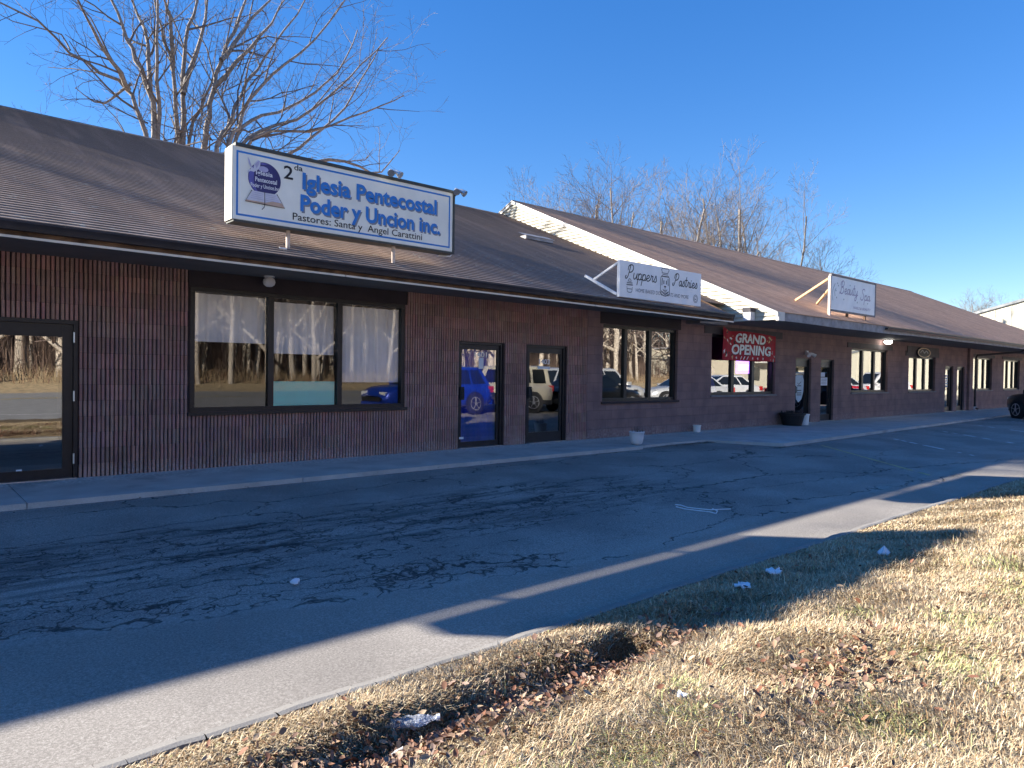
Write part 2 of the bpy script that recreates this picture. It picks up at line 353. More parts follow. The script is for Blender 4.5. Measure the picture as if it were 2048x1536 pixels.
# mesh builder ------------------------------------------------------
def text_geo(s, bold=0.0, shear=0.0):
    cu = bpy.data.curves.new('txt', 'FONT'); cu.body = s; cu.size = 1.0; cu.offset = bold; cu.shear = shear
    cu.resolution_u = 3
    o = bpy.data.objects.new('txt', cu); COL.objects.link(o)
    bpy.context.view_layer.update()
    dg = bpy.context.evaluated_depsgraph_get(); me = bpy.data.meshes.new_from_object(o.evaluated_get(dg))
    vs = [(v.co.x, v.co.y) for v in me.vertices]; fs = [tuple(p.vertices) for p in me.polygons]
    bpy.data.objects.remove(o); bpy.data.curves.remove(cu); bpy.data.meshes.remove(me)
    return vs, fs
_cap = [None]
class MB:
    def __init__(s): s.v = []; s.f = []; s.c = []; s.mi = []; s.mats = []; s.cur = 0; s.tint = None; s.smooth = False
    def mat(s, m):
        if m not in s.mats: s.mats.append(m)
        s.cur = s.mats.index(m); return s
    def face(s, idx):
        s.f.append(tuple(idx)); s.mi.append(s.cur); s.c.append(s.tint)
    def quad(s, a, b, c, d):
        n = len(s.v); s.v += [tuple(a), tuple(b), tuple(c), tuple(d)]; s.face((n, n+1, n+2, n+3))
    def poly(s, pts):
        n = len(s.v); s.v += [tuple(p) for p in pts]; s.face(range(n, n+len(pts)))
    def box(s, x0, x1, y0, y1, z0, z1):
        n = len(s.v)
        s.v += [(x0,y0,z0),(x1,y0,z0),(x1,y1,z0),(x0,y1,z0),(x0,y0,z1),(x1,y0,z1),(x1,y1,z1),(x0,y1,z1)]
        for q in ((0,3,2,1),(4,5,6,7),(0,1,5,4),(1,2,6,5),(2,3,7,6),(3,0,4,7)): s.face([n+i for i in q])
    def bar(s, a, b, w, h=None):
        """rectangular bar from a to b"""
        a = Vector(a); b = Vector(b); h = h or w; d = (b-a).normalized()
        up = Vector((0,0,1)) if abs(d.z) < .95 else Vector((0,1,0))
        u = d.cross(up).normalized(); v = u.cross(d)
        n = len(s.v)
        for p in (a, b):
            for (i, j) in ((-1,-1),(1,-1),(1,1),(-1,1)): s.v.append(tuple(p+u*(i*w/2)+v*(j*h/2)))
        for q in ((0,1,2,3),(7,6,5,4),(0,4,5,1),(1,5,6,2),(2,6,7,3),(3,7,4,0)): s.face([n+i for i in q])
    def tube(s, pts, rad, sides=6, cap=True):
        pts = [Vector(p) for p in pts]; k = len(pts)
        if not hasattr(rad, '__len__'): rad = [rad]*k
        n = len(s.v); u = None
        for i, p in enumerate(pts):
            d = (pts[min(i+1, k-1)]-pts[max(i-1, 0)])
            if d.length < 1e-9: d = Vector((0,0,1))
            d.normalize()
            if u is None:
                u = d.orthogonal().normalized()
            else:
                u = (u - d*u.dot(d))
                u = u.normalized() if u.length > 1e-6 else d.orthogonal().normalized()
            v = d.cross(u)
            for j in range(sides):
                a = 2*math.pi*j/sides; q = p+(u*math.cos(a)+v*math.sin(a))*rad[i]; s.v.append((q.x, q.y, q.z))
        for i in range(k-1):
            for j in range(sides):
                a = n+i*sides+j; b = n+i*sides+(j+1) % sides; s.face((a, b, b+sides, a+sides))
        if cap:
            s.face([n+j for j in reversed(range(sides))]); s.face([n+(k-1)*sides+j for j in range(sides)])
    def lathe(s, c, prof, sides=20, axis='z', squash=1.0):
        """prof: list of (r, h)"""
        n = len(s.v); c = Vector(c)
        for r, h in prof:
            for j in range(sides):
                a = 2*math.pi*j/sides; p, q = r*math.cos(a), r*math.sin(a)*squash
                if axis == 'z': s.v.append((c.x+p, c.y+q, c.z+h))
                elif axis == 'y': s.v.append((c.x+p, c.y+h, c.z+q))
                else: s.v.append((c.x+h, c.y+p, c.z+q))
        for i in range(len(prof)-1):
            for j in range(sides):
                a = n+i*sides+j; b = n+i*sides+(j+1) % sides; s.face((a, b, b+sides, a+sides))
        s.face([n+j for j in reversed(range(sides))]); s.face([n+(len(prof)-1)*sides+j for j in range(sides)])
    def disc(s, x, z, r, Y, n=32, a0=0, a1=2*math.pi, rz=None):
        rz = rz or r
        s.poly([(x+r*math.cos(a0+(a1-a0)*i/n), Y, z+rz*math.sin(a0+(a1-a0)*i/n)) for i in range(n)])
    def flat(s, pts, Y):   # polygon facing -y from (x, z) points
        s.poly([(x, Y, z) for x, z in pts])
    def text(s, t, xl, xr, zb, cap, Y, bold=0.0, shear=0.0):
        if _cap[0] is None:
            v, _ = text_geo('I'); _cap[0] = max(p[1] for p in v)
        v, f = text_geo(t, bold, shear); x0 = min(p[0] for p in v); x1 = max(p[0] for p in v)
        kx = (xr-xl)/(x1-x0); kz = cap/(_cap[0]+2*bold); n = len(s.v)
        s.v += [(xl+(p[0]-x0)*kx, Y, zb+(p[1]+bold)*kz) for p in v]
        for q in f: s.face([n+i for i in q])
    def stroke(s, pts, wd, Y, smooth=True):
        if smooth and len(pts) > 2: pts = catmull(pts)
        P = [Vector((a, b)) for a, b in pts]; k = len(P)
        n = len(s.v)
        for i in range(k):
            d = P[min(i+1, k-1)]-P[max(i-1, 0)]
            d = d.normalized() if d.length > 1e-9 else Vector((1, 0))
            q = Vector((-d.y, d.x))*wd/2
            a = P[i]+q; b = P[i]-q
            s.v += [(a.x, Y, a.y), (b.x, Y, b.y)]
        for i in range(k-1): s.face((n+2*i, n+2*i+1, n+2*i+3, n+2*i+2))
        for e in (P[0], P[-1]): s.poly([(e.x+wd/2*math.cos(a*math.pi/4), Y+0.0004, e.y+wd/2*math.sin(a*math.pi/4)) for a in range(8)])
    def build(s, name, m=None, parent=None, local=False, smooth=False):
        me = bpy.data.meshes.new(name); off = Vector((0,0,0)) if local or parent is None else origin(parent)
        vs = s.v if off.length == 0 else [(a-off.x, b-off.y, c-off.z) for a, b, c in s.v]
        me.from_pydata(vs, [], s.f); 
        if s.mats:
            for q in s.mats: me.materials.append(q)
            me.polygons.foreach_set('material_index', s.mi)
        elif m is not None: me.materials.append(m)
        if any(c is not None for c in s.c):
            at = me.color_attributes.new('tint', 'FLOAT_COLOR', 'CORNER')
            buf = []
            for f, c in zip(s.f, s.c): buf += list((c or (0.5, 0.5, 0.5))+(1,))*len(f)
            at.data.foreach_set('color', buf)
        if smooth: me.polygons.foreach_set('use_smooth', [True]*len(s.f))
        me.update()
        o = bpy.data.objects.new(name, me); COL.objects.link(o)
        if parent is not None: o.parent = parent
        return o
def catmull(P, k=6):
    Q = [P[0]]+list(P)+[P[-1]]; out = []
    for i in range(1, len(Q)-2):
        for t in range(k):
            t /= k; a, b, c, d = Q[i-1], Q[i], Q[i+1], Q[i+2]
            out.append(tuple(0.5*((2*b[j])+(-a[j]+c[j])*t+(2*a[j]-5*b[j]+4*c[j]-d[j])*t*t+(-a[j]+3*b[j]-3*c[j]+d[j])*t**3) for j in (0, 1)))
    out.append(tuple(P[-1])); return out
def np_mesh(name, V, F, cols=None, m=None):
    """V (n,3), F (m,k) arrays, cols (m,3) per face"""
    me = bpy.data.meshes.new(name); k = F.shape[1]
    me.vertices.add(len(V)); me.vertices.foreach_set('co', V.astype(np.float32).ravel())
    me.loops.add(F.size); me.loops.foreach_set('vertex_index', F.astype(np.int32).ravel())
    me.polygons.add(len(F)); me.polygons.foreach_set('loop_start', np.arange(0, F.size, k, dtype=np.int32))
    me.polygons.foreach_set('loop_total', np.full(len(F), k, dtype=np.int32))
    if cols is not None:
        at = me.color_attributes.new('tint', 'FLOAT_COLOR', 'CORNER')
        c = np.repeat(np.concatenate([cols, np.ones((len(cols), 1))], 1), k, axis=0)
        at.data.foreach_set('color', c.astype(np.float32).ravel())
    if m: me.materials.append(m)
    me.update(calc_edges=True); me.validate()
    o = bpy.data.objects.new(name, me); COL.objects.link(o); return o

# ================================================================== SETTING
def struct(o): o['kind'] = 'structure'; return o
mb = MB(); mb.quad((-700,-700,-0.30),(700,-700,-0.30),(700,700,-0.30),(-700,700,-0.30)); struct(mb.build('ground', MT['soil']))
# drive between the shops and the lawn, opening to a wide car park on the right
mb = MB(); xs = [-14+0.5*i for i in range(int((90+14)/0.5)+1)]; ys = [-1.3,-1.6,-2.6,-3.6,-4.6,-5.6,-6.6,-7.36]
for i in range(len(xs)-1):
    for j in range(len(ys)-1):
        a, b = xs[i], xs[i+1]; c, d = ys[j+1], ys[j]
        mb.quad((a,c,zasph(c)),(b,c,zasph(c)),(b,d,zasph(d)),(a,d,zasph(d)))
zl = zasph(-7.36)
for (a, b, c, d) in ((13.2, 90, -11.6, -7.36),):
    mb.quad((a,c,-0.05),(b,c,-0.05),(b,d,zl),(a,d,zl))
struct(mb.build('car_park_asphalt', MT['asphalt']))
mb = MB(); mb.quad((-120,-34,-0.02),(140,-34,-0.02),(140,-11.6,-0.046),(-120,-11.6,-0.046)); struct(mb.build('road', MT['road']))
mb = MB(); mb.quad((-120,-15.0,-0.036),(11,-15.0,-0.036),(11,-14.85,-0.036),(-120,-14.85,-0.036)); struct(mb.build('road_edge_line', MT['paint_w']))
mb = MB()
for y in (-26.6, -26.2): mb.quad((-120,y,-0.024),(140,y,-0.024),(140,y+.14,-0.024),(-120,y+.14,-0.024))
mb.quad((5,-26.2,-0.02),(9,-24.6,-0.02),(9.3,-24.6,-0.02),(5.5,-26.2,-0.02))
struct(mb.build('road_centre_line', MT['paint_yellow']))
# verge and wooded bank across the road
mb = MB(); prof = [(-34,-0.02,0),(-36,0.15,0),(-39,0.55,0),(-44,1.0,1),(-60,1.8,1),(-110,3.5,1)]
for i in range(len(prof)-1):
    y1, z1, k = prof[i]; y2, z2, _ = prof[i+1]
    mb.mat(MT['straw'] if k == 0 else MT['forest']); mb.quad((-140,y2,z2),(160,y2,z2),(160,y1,z1),(-140,y1,z1))
struct(mb.build('wooded_bank', None))

# sidewalk slabs
rng = random.Random(4)
mb = MB(); x = -14.0
while x < 11.2:
    x2 = min(11.25, x+3.02)
    if abs(x-3.1) > 5: pass
    e = -1.62
    mb.box(x+.005, x2-.005, e, 0.16, -0.25, 0.0); x = x2
x = 11.25; edges = [(11.25,-1.50),(12.4,-1.42),(13.6,-1.5),(14.4,-2.9),(17.5,-2.78),(21,-2.62),(25,-2.5),(30,-2.3),(36,-2.15),(44,-2.0),(56,-1.95)]
for (xa, ya), (xb, yb) in zip(edges, edges[1:]):
    n = max(1, int((xb-xa)/3.0))
    for i in range(n):
        a = xa+(xb-xa)*i/n; b = xa+(xb-xa)*(i+1)/n; ea = ya+(yb-ya)*i/n; eb = ya+(yb-ya)*(i+1)/n
        g_ = .004; k = len(mb.v)
        mb.v += [(a+g_,ea,-.25),(b-g_,eb,-.25),(b-g_,.16,-.25),(a+g_,.16,-.25),(a+g_,ea,-.012),(b-g_,eb,-.012),(b-g_,.16,0),(a+g_,.16,0)]
        for q in ((0,3,2,1),(4,5,6,7),(0,1,5,4),(1,2,6,5),(2,3,7,6),(3,0,4,7)): mb.face([k+i_ for i_ in q])
struct(mb.build('sidewalk', MT['walk']))

# kerb with a rounded nose along the lawn, turning away at the car park
mb = MB(); pts = [(-14,-7.36)]+[(x_,-7.36+0.012*math.sin(x_*1.7)+0.007*math.sin(x_*9.3)+0.005*math.sin(x_*23.0)) for x_ in np.arange(-12,12.6,0.1)]+[(12.7,-7.36),(13.2,-7.45),(13.45,-7.75),(13.4,-8.2),(13.0,-9.2),(12.7,-11.5)]
for (xa, ya), (xb, yb) in zip(pts, pts[1:]):
    d = Vector((xb-xa, yb-ya)).normalized(); nrm = Vector((-d.y, d.x))
    prof = [(0.05,-0.30),(0.05,-0.138),(0.035,-0.112),(-0.03,-0.098),(-0.06,-0.102),(-0.07,-0.30)]
    for (o1, z1), (o2, z2) in zip(prof, prof[1:]):
        mb.quad((xa+nrm.x*o1,ya+nrm.y*o1,z1),(xb+nrm.x*o1,yb+nrm.y*o1,z1),(xb+nrm.x*o2,yb+nrm.y*o2,z2),(xa+nrm.x*o2,ya+nrm.y*o2,z2))
struct(mb.build('kerb', MT['kerb']))

# lawn with the little leaf-filled gully behind the kerb
def hlawn(x, y):
    x = np.asarray(x, float); y = np.asarray(y, float); wv = -7.43-y
    base = -0.112+0.142*np.clip(wv/1.5, 0, 1)**1.2
    gx = np.exp(-((x-2.1)/1.35)**2)+0.25*np.exp(-((x-5.5)/2.0)**2)+0.55*np.exp(-((x+1.5)/2)**2)
    gc = 0.50+0.05*np.sin(x*2.3)
    dip = 0.13*gx*np.exp(-((wv-gc)/0.17)**2)
    hole = 0.34*np.exp(-(((x-3.12)/0.15)**4+((y+7.84)/0.11)**4))
    lip = 0.02*gx*np.exp(-((wv-0.2)/0.13)**2)
    nz = 0.012*np.sin(x*5.1+1)*np.sin(y*6.3)+0.008*np.sin(x*11.3+y*7.1)
    return base-dip-hole+lip+nz*np.clip(wv*6, 0, 1)
gx_ = np.concatenate([np.arange(-14,-0.5,0.5), np.arange(-0.5,6.0,0.05), np.arange(6.0,13.7,0.2)])
gy_ = np.concatenate([np.arange(-7.425,-9.2,-0.04), np.arange(-9.2,-11.7,-0.3)])
X, Y = np.meshgrid(gx_, gy_, indexing='ij')
lim = 13.42-np.clip((-7.7-Y)*0.2, 0, 2)
X = np.minimum(X, lim); Z = hlawn(X, Y); nx, ny = X.shape
V = np.stack([X.ravel(), Y.ravel(), Z.ravel()], 1)
idx = np.arange(nx*ny).reshape(nx, ny)
F = np.stack([idx[:-1,:-1].ravel(), idx[:-1,1:].ravel(), idx[1:,1:].ravel(), idx[1:,:-1].ravel()], 1)
lawn = np_mesh('lawn', V, F, None, MT['lawn']); struct(lawn)

# dead grass blades over the lawn
rs = np.random.RandomState(3)
def inlawn(x, y): return (y < -7.425) & (x < 13.36-np.clip((-7.7-y)*0.2, 0, 2))
def camdist(x, y): return np.hypot(x-CAM_P.x, y-CAM_P.y)
def blades():
    N = 4200000
    x = rs.uniform(-0.5, 13.4, N); y = rs.uniform(-11.0, -7.41, N)
    ang = np.arctan2(x-CAM_P.x, y-CAM_P.y)
    d = camdist(x, y)
    vis = (np.abs(ang-CAM_YAW) < R(41)) & (d > 1.6) & inlawn(x, y)
    dens = np.clip(5.5/np.maximum(d, 1.8)**1.15, 0.12, 1.0)*0.54
    clump = 0.5+0.5*np.sin(x*7.7+2*np.sin(y*5))*np.sin(y*9.1+2*np.sin(x*4))
    dens *= 0.55+0.45*clump
    wv = -7.43-y
    gul = np.exp(-((x-2.1)/1.5)**2)*np.exp(-((wv-0.56)/0.16)**2)
    dens *= 1-0.85*np.clip(gul*1.3, 0, 1)
    bare = np.exp(-(((x-3.3)/0.35)**2+((y+8.95)/0.22)**2)) + 1.7*np.exp(-(((x-3.12)/0.17)**4+((y+7.84)/0.13)**4))
    dens *= 1-np.clip(0.6*bare, 0, 1)
    keep = vis & (rs.uniform(0, 1, N) < dens)
    x, y, d, gul = x[keep], y[keep], d[keep], gul[keep]; n = len(x)
    z = hlawn(x, y)
    # swirl field makes matted, combed-over tufts
    th = 1.9*np.sin(x*2.9+1.3*np.sin(y*4.1))+1.6*np.sin(y*5.3+x*1.9)+rs.normal(0, 1.2, n)
    L = rs.uniform(0.025, 0.062, n)*(1+0.25*rs.normal(0, 1, n).clip(-1, 2)); tilt = rs.beta(3.4, 1.0, n)*R(95)
    edge = np.clip(1-(-7.44-y)/0.35, 0, 1); L *= 1-0.35*edge
    wd = rs.uniform(0.0008, 0.0017, n)*(1+d/6)
    hx, hy = np.cos(th), np.sin(th); px, py = -hy, hx
    bx, by = x, y
    m = 0.5; c1 = np.cos(tilt*0.7); s1 = np.sin(tilt*0.7); c2 = np.cos(np.minimum(tilt*1.25, R(100))); s2 = np.sin(np.minimum(tilt*1.25, R(100)))
    mx, my, mz = bx+hx*L*m*s1, by+hy*L*m*s1, z+L*m*c1
    tx, ty, tz = mx+hx*L*m*s2, my+hy*L*m*s2, np.maximum(mz+L*m*c2, z+0.003)
    V = np.empty((n, 5, 3))
    V[:,0] = np.stack([bx-px*wd, by-py*wd, z-0.006], 1); V[:,1] = np.stack([bx+px*wd, by+py*wd, z-0.006], 1)
    V[:,2] = np.stack([mx+px*wd*.8, my+py*wd*.8, mz], 1); V[:,3] = np.stack([mx-px*wd*.8, my-py*wd*.8, mz], 1)
    V[:,4] = np.stack([tx, ty, tz], 1)
    b = np.arange(n)*5
    F = np.concatenate([np.stack([b, b+1, b+2], 1), np.stack([b, b+2, b+3], 1), np.stack([b+3, b+2, b+4], 1)])
    t = rs.uniform(0, 1, n)[:, None]
    straw = np.array([0.57, 0.465, 0.305])*(1-t)+np.array([0.34, 0.255, 0.155])*t
    pale = rs.uniform(0, 1, n) < 0.18; straw[pale] = np.array([0.72, 0.60, 0.42])*rs.uniform(.85, 1.1, (pale.sum(), 1))
    gpatch = np.zeros(n)
    for (gx, gy, gr) in ((2.05,-8.78,0.16),(2.5,-8.72,0.12),(1.6,-8.75,0.2),(3.9,-9.25,0.2),(4.6,-9.1,0.16),(5.6,-9.3,0.3),(6.3,-9.0,0.3),(3.0,-9.3,.15),(7.5,-9.0,.3),(2.75,-8.5,.1),(4.4,-8.6,.12)):
        gpatch = np.maximum(gpatch, np.exp(-(((x-gx)/gr)**2+((y-gy)/gr)**2)))
    green = rs.uniform(0, 1, n) < 0.02+0.6*gpatch
    straw[green] = np.array([0.44, 0.45, 0.19])*rs.uniform(.7, 1.3, (green.sum(), 1))
    brown = rs.uniform(0, 1, n) < 0.27+0.45*gul
    straw[brown] = np.array([0.34, 0.22, 0.12])*rs.uniform(.7, 1.2, (brown.sum(), 1))
    cols = np.concatenate([straw]*3)
    return np_mesh('dry_grass', V.reshape(-1, 3), F, np.clip(cols, 0, 1), MT['blade'])
gr = blades(); tag(gr, 'matted straw coloured winter grass with a few green tufts', None, None, 'stuff')

def leaves():
    P = []
    def add(n, fx, fy): P.append(np.stack([fx(n), fy(n)], 1))
    add(3000, lambda n: rs.normal(2.0, 0.75, n), lambda n: -7.98+rs.normal(0, 0.11, n))
    add(1400, lambda n: rs.normal(0.9, 0.5, n), lambda n: -8.05+rs.normal(0, 0.16, n))
    add(420, lambda n: rs.normal(3.3, 0.35, n), lambda n: -8.95+rs.normal(0, 0.14, n))
    add(420, lambda n: rs.uniform(0.5, 7, n), lambda n: rs.uniform(-9.6, -7.5, n))
    add(120, lambda n: rs.normal(3.2, 0.3, n), lambda n: -7.9+rs.normal(0, .1, n))
    P = np.concatenate(P); P = P[inlawn(P[:,0], P[:,1])]
    n = len(P); z = hlawn(P[:,0], P[:,1])+rs.uniform(0.012, 0.05, n)
    L = rs.uniform(0.010, 0.026, n); W = L*rs.uniform(0.4, 0.75, n); th = rs.uniform(0, 6.28, n)
    tl = rs.normal(0, 0.55, n); t2 = rs.normal(0, 0.5, n); curl = rs.uniform(0.1, 0.5, n)*L
    ca, sa = np.cos(th), np.sin(th)
    lx, ly, lz = ca*np.cos(tl), sa*np.cos(tl), np.sin(tl); wx, wy, wz = -sa*np.cos(t2), ca*np.cos(t2), np.sin(t2)
    def pt(a, b, c): return np.stack([P[:,0]+lx*L*a+wx*W*b, P[:,1]+ly*L*a+wy*W*b, z+lz*L*a+wz*W*b+curl*c], 1)
    V = np.stack([pt(-1,0,0.7), pt(-.3,.9,0.9), pt(.4,.7,0.8), pt(1,0,0.5), pt(.4,-.7,0.9), pt(-.3,-.9,0.7), pt(0,0,0)], 1)
    b = np.arange(n)*7
    F = np.concatenate([np.stack([b+i, b+(i+1) % 6, b+6], 1) for i in range(6)])
    base = np.array([[0.22,0.11,0.065],[0.30,0.19,0.12],[0.15,0.085,0.06],[0.40,0.29,0.19],[0.19,0.085,0.05],[0.11,0.075,0.06],[0.25,0.17,0.13]])
    c = base[rs.randint(0, 7, n)]*rs.uniform(.75, 1.2, (n, 1))
    o = np_mesh('leaf_litter', V.reshape(-1, 3), F, np.clip(np.concatenate([c]*6), 0, 1), MT['leaf'])
    return tag(o, 'brown dead leaves drifted in the gully and over the grass', None, None, 'stuff')
leaves()

# parking bay paint, worn into dashes
rng = random.Random(9)
def worn_line(p0, p1, wd, m, keep=0.85, piece=0.22):
    mb = MB(); a = Vector(p0); b = Vector(p1); L = (b-a).length; d = (b-a)/L; nrm = Vector((-d.y, d.x)); s = 0
    while s < L:
        e = min(L, s+piece*rng.uniform(.5, 1.6))
        if rng.random() < keep:
            w1 = wd*rng.uniform(.6, 1); q = [a+d*s+nrm*w1/2, a+d*s-nrm*w1/2, a+d*e-nrm*w1/2, a+d*e+nrm*w1/2]
            mb.poly([(v.x, v.y, zasph(v.y)+0.004) for v in q][::-1] if d.x*0 else [(v.x, v.y, zasph(v.y)+0.004) for v in q])
        s = e+rng.uniform(0.005, 0.03)
    return struct(mb.build('parking_line', m))
worn_line((15.5,-3.2), (12.7,-6.3), 0.085, MT['paint_y'], 0.97)
for k, kp in ((3.6,0.6),(7.4,0.5),(11.2,0.45),(15.0,0.4),(18.8,0.4)):
    worn_line((15.5+k,-3.15), (12.7+k,-6.2), 0.085, MT['paint_w'], kp)

# ================================================================== BUILDINGS
def sub_intervals(a, b, cuts):
    out = [(a, b)]
    for c, d in cuts:
        nx_ = []
        for p, q in out:
            if d <= p or c >= q: nx_.append((p, q)); continue
            if c > p: nx_.append((p, c))
            if d < q: nx_.append((d, q))
        out = nx_
    return out
def wall_cells(mb, x0, x1, z0, z1, ops, y0, y1):
    xs = sorted({x0, x1, *[o[0] for o in ops], *[o[1] for o in ops]}); xs = [v for v in xs if x0 <= v <= x1]
    for a, b in zip(xs, xs[1:]):
        cuts = [(o[2], o[3]) for o in ops if o[0] <= a+1e-6 and o[1] >= b-1e-6]
        for c, d in sub_intervals(z0, z1, cuts): mb.box(a, b, y0, y1, c, d)

def window(parent, x0, x1, z0, z1, mulls, y=0.10, fw=0.055, mw=0.07, sill=True, sillm='sill', name='window', gm='glass'):
    f = MB()
    f.box(x0, x0+fw, y-.05, y+.04, z0+fw+.001, z1-fw-.001); f.box(x1-fw, x1, y-.05, y+.04, z0+fw+.001, z1-fw-.001)
    f.box(x0, x1, y-.052, y+.042, z0, z0+fw); f.box(x0, x1, y-.052, y+.042, z1-fw, z1)
    for m in mulls: f.box(m-mw/2, m+mw/2, y-.048, y+.038, z0+fw+.001, z1-fw-.001)
    o = f.build(name, MT['black_frame'], parent)
    p = MB(); xs = [x0+fw]+[v for m in mulls for v in (m-mw/2, m+mw/2)]+[x1-fw]
    for i in range(0, len(xs), 2): p.quad((xs[i]-.004,y,z0+fw-.004),(xs[i+1]+.004,y,z0+fw-.004),(xs[i+1]+.004,y,z1-fw+.004),(xs[i]-.004,y,z1-fw+.004))
    p.build('pane', MT[gm], o)
    if sill:
        s = MB(); s.box(x0-.04, x1+.04, -.045, y-.054, z0-.05, z0-.002); s.build('sill', MT[sillm], o)
    return o
def door(parent, x0, x1, z1, y=0.08, st=0.10, top=0.10, bot=0.16, hinge='R', hnd=True, hinges=False, z0=0.012, transom=0.05, gm='glass'):
    jw = 0.045
    f = MB()
    f.box(x0, x0+jw, y-.05, y+.05, 0.0, z1); f.box(x1-jw, x1, y-.05, y+.05, 0.0, z1); f.box(x0+jw+.001, x1-jw-.001, y-.051, y+.051, z1-transom, z1)
    a, b, c = x0+jw+.004, x1-jw-.004, z1-transom-.004
    f.box(a, a+st, y-.022, y+.022, z0, c); f.box(b-st, b, y-.022, y+.022, z0, c)
    f.box(a+st+.001, b-st-.001, y-.021, y+.021, c-top, c); f.box(a+st+.001, b-st-.001, y-.021, y+.021, z0, z0+bot)
    o = f.build('door', MT['black_frame'], parent)
    p = MB(); p.quad((a+st-.004,y,z0+bot-.004),(b-st+.004,y,z0+bot-.004),(b-st+.004,y,c-top+.004),(a+st-.004,y,c-top+.004)); p.build('pane', MT[gm], o)
    if hnd:
        h = MB(); hx = (a+st/2) if hinge == 'R' else (b-st/2)
        h.box(hx-.035, hx+.055, y-.075, y-.023, 0.90, 1.14); h.tube([(hx+.01,y-.076,0.94),(hx+.01,y-.12,0.94),(hx+.01,y-.12,1.10),(hx+.01,y-.076,1.10)], 0.012, 6)
        h.build('handle', MT['plastic_black'], o)
    t = MB(); t.box(x0+.01, x1-.01, -.05, y+.10, 0.001, 0.011); t.build('threshold', MT['steel'], o)
    if hinges:
        hx = b+.006 if hinge == 'R' else a-.006
        for z in (0.19, 0.98, 1.72):
            h = MB(); h.tube([(hx,y-.062,z),(hx,y-.062,z+.13)], 0.011, 8); h.build('hinge', MT['steel'], o)
    return o
def stepped_roof(parent, name, m, x0, x1, ye, ze, slope, yr, back_y, dx=0.5, row=0.1171, seed=1, butt=0.016, cut=None, fall=0.0):
    r_ = random.Random(seed); mb = MB(); n = int((yr-ye)/row)+1; xs = []; x = x0; fz = lambda q: -fall*min(1, max(0, q/16))
    while x < x1-1e-6: xs.append(x); x += dx
    xs.append(x1); j = [[r_.uniform(-1, 1) for _ in xs] for _ in range(n+2)]
    for i in range(n):
        ya = ye+i*row; yb = min(yr, ya+row+0.02); 
        for k in range(len(xs)-1):
            P = []
            if cut and ya < cut[0] and xs[k] >= cut[1]: continue
            za = lambda kk: ze+slope*(ya-ye)+butt+0.0006*j[i][kk]+fz(xs[kk])
            zb = lambda kk: ze+slope*(yb-ye)+0.001+fz(xs[kk])
            a, b = xs[k], xs[k+1]
            if cut and ya < cut[0]: b = min(b, cut[1])
            ja, jb = 0.001*j[i][k], 0.001*j[i][k+1]
            mb.quad((a,ya+ja,za(k)),(b,ya+jb,za(k+1)),(b,yb,zb(k+1)),(a,yb,zb(k)))
            mb.quad((a,ya+ja,za(k)-butt-.012),(b,ya+jb,za(k+1)-butt-.012),(b,ya+jb,za(k+1)),(a,ya+ja,za(k)))
    zr = ze+slope*(yr-ye); f0 = fz(x0); f1 = fz(x1); c = 0.15
    segs = [x0, 0.0, x1] if fall else [x0, x1]
    for xa, xb in zip(segs, segs[1:]):
        fa, fb = fz(xa), fz(xb)
        mb.quad((xa,yr,zr+fa),(xb,yr,zr+fb),(xb,back_y,zr-slope*(back_y-yr)+fb),(xa,back_y,zr-slope*(back_y-yr)+fa))
        mb.quad((xa,yr-c,zr-c*slope+.022+fa),(xb,yr-c,zr-c*slope+.022+fb),(xb,yr,zr+.025+fb),(xa,yr,zr+.025+fa))
        mb.quad((xa,yr,zr+.025+fa),(xb,yr,zr+.025+fb),(xb,yr+c,zr-c*slope+.022+fb),(xa,yr+c,zr-c*slope+.022+fa))
        mb.quad((xa,yr-c,zr-c*slope+fa),(xb,yr-c,zr-c*slope+fb),(xb,yr-c,zr-c*slope+.022+fb),(xa,yr-c,zr-c*slope+.022+fa))
    return mb.build(name, m, parent)

# ---- building with the ribbed block front
B1 = empty('shop_building', (1.0, 0.0, 0.0), 'long brown shop building with ribbed block front and dark shingle roof behind the church sign', 'building')
X0, XJ, XR = -14.0, 15.3, 11.35
DL = (0.72, 1.83, 0, 2.0); WA = (3.2, 6.72, 0.80, 2.557); D1 = (7.90, 8.97, 0, 1.985); D2 = (9.61, 10.70, 0, 1.985); W2 = (11.85, 14.62, 0.80, 2.52)
LT = (3.17, 6.75, 2.557, 2.79)
ops = [DL, WA, D1, D2]
ZT = 2.79
mb = MB()
wall_cells(mb, X0, XR, -0.2, ZT, ops, 0.022, 0.20); mb.build('wall', MT['groove'], B1)
rng = random.Random(12); mb = MB(); mb.mat(MT['rib'])
base_c = (0.37, 0.222, 0.192); pitch = 0.0508; nr = int((XR-X0)/pitch)
rx = [X0+i*pitch for i in range(nr)]
tints = {}
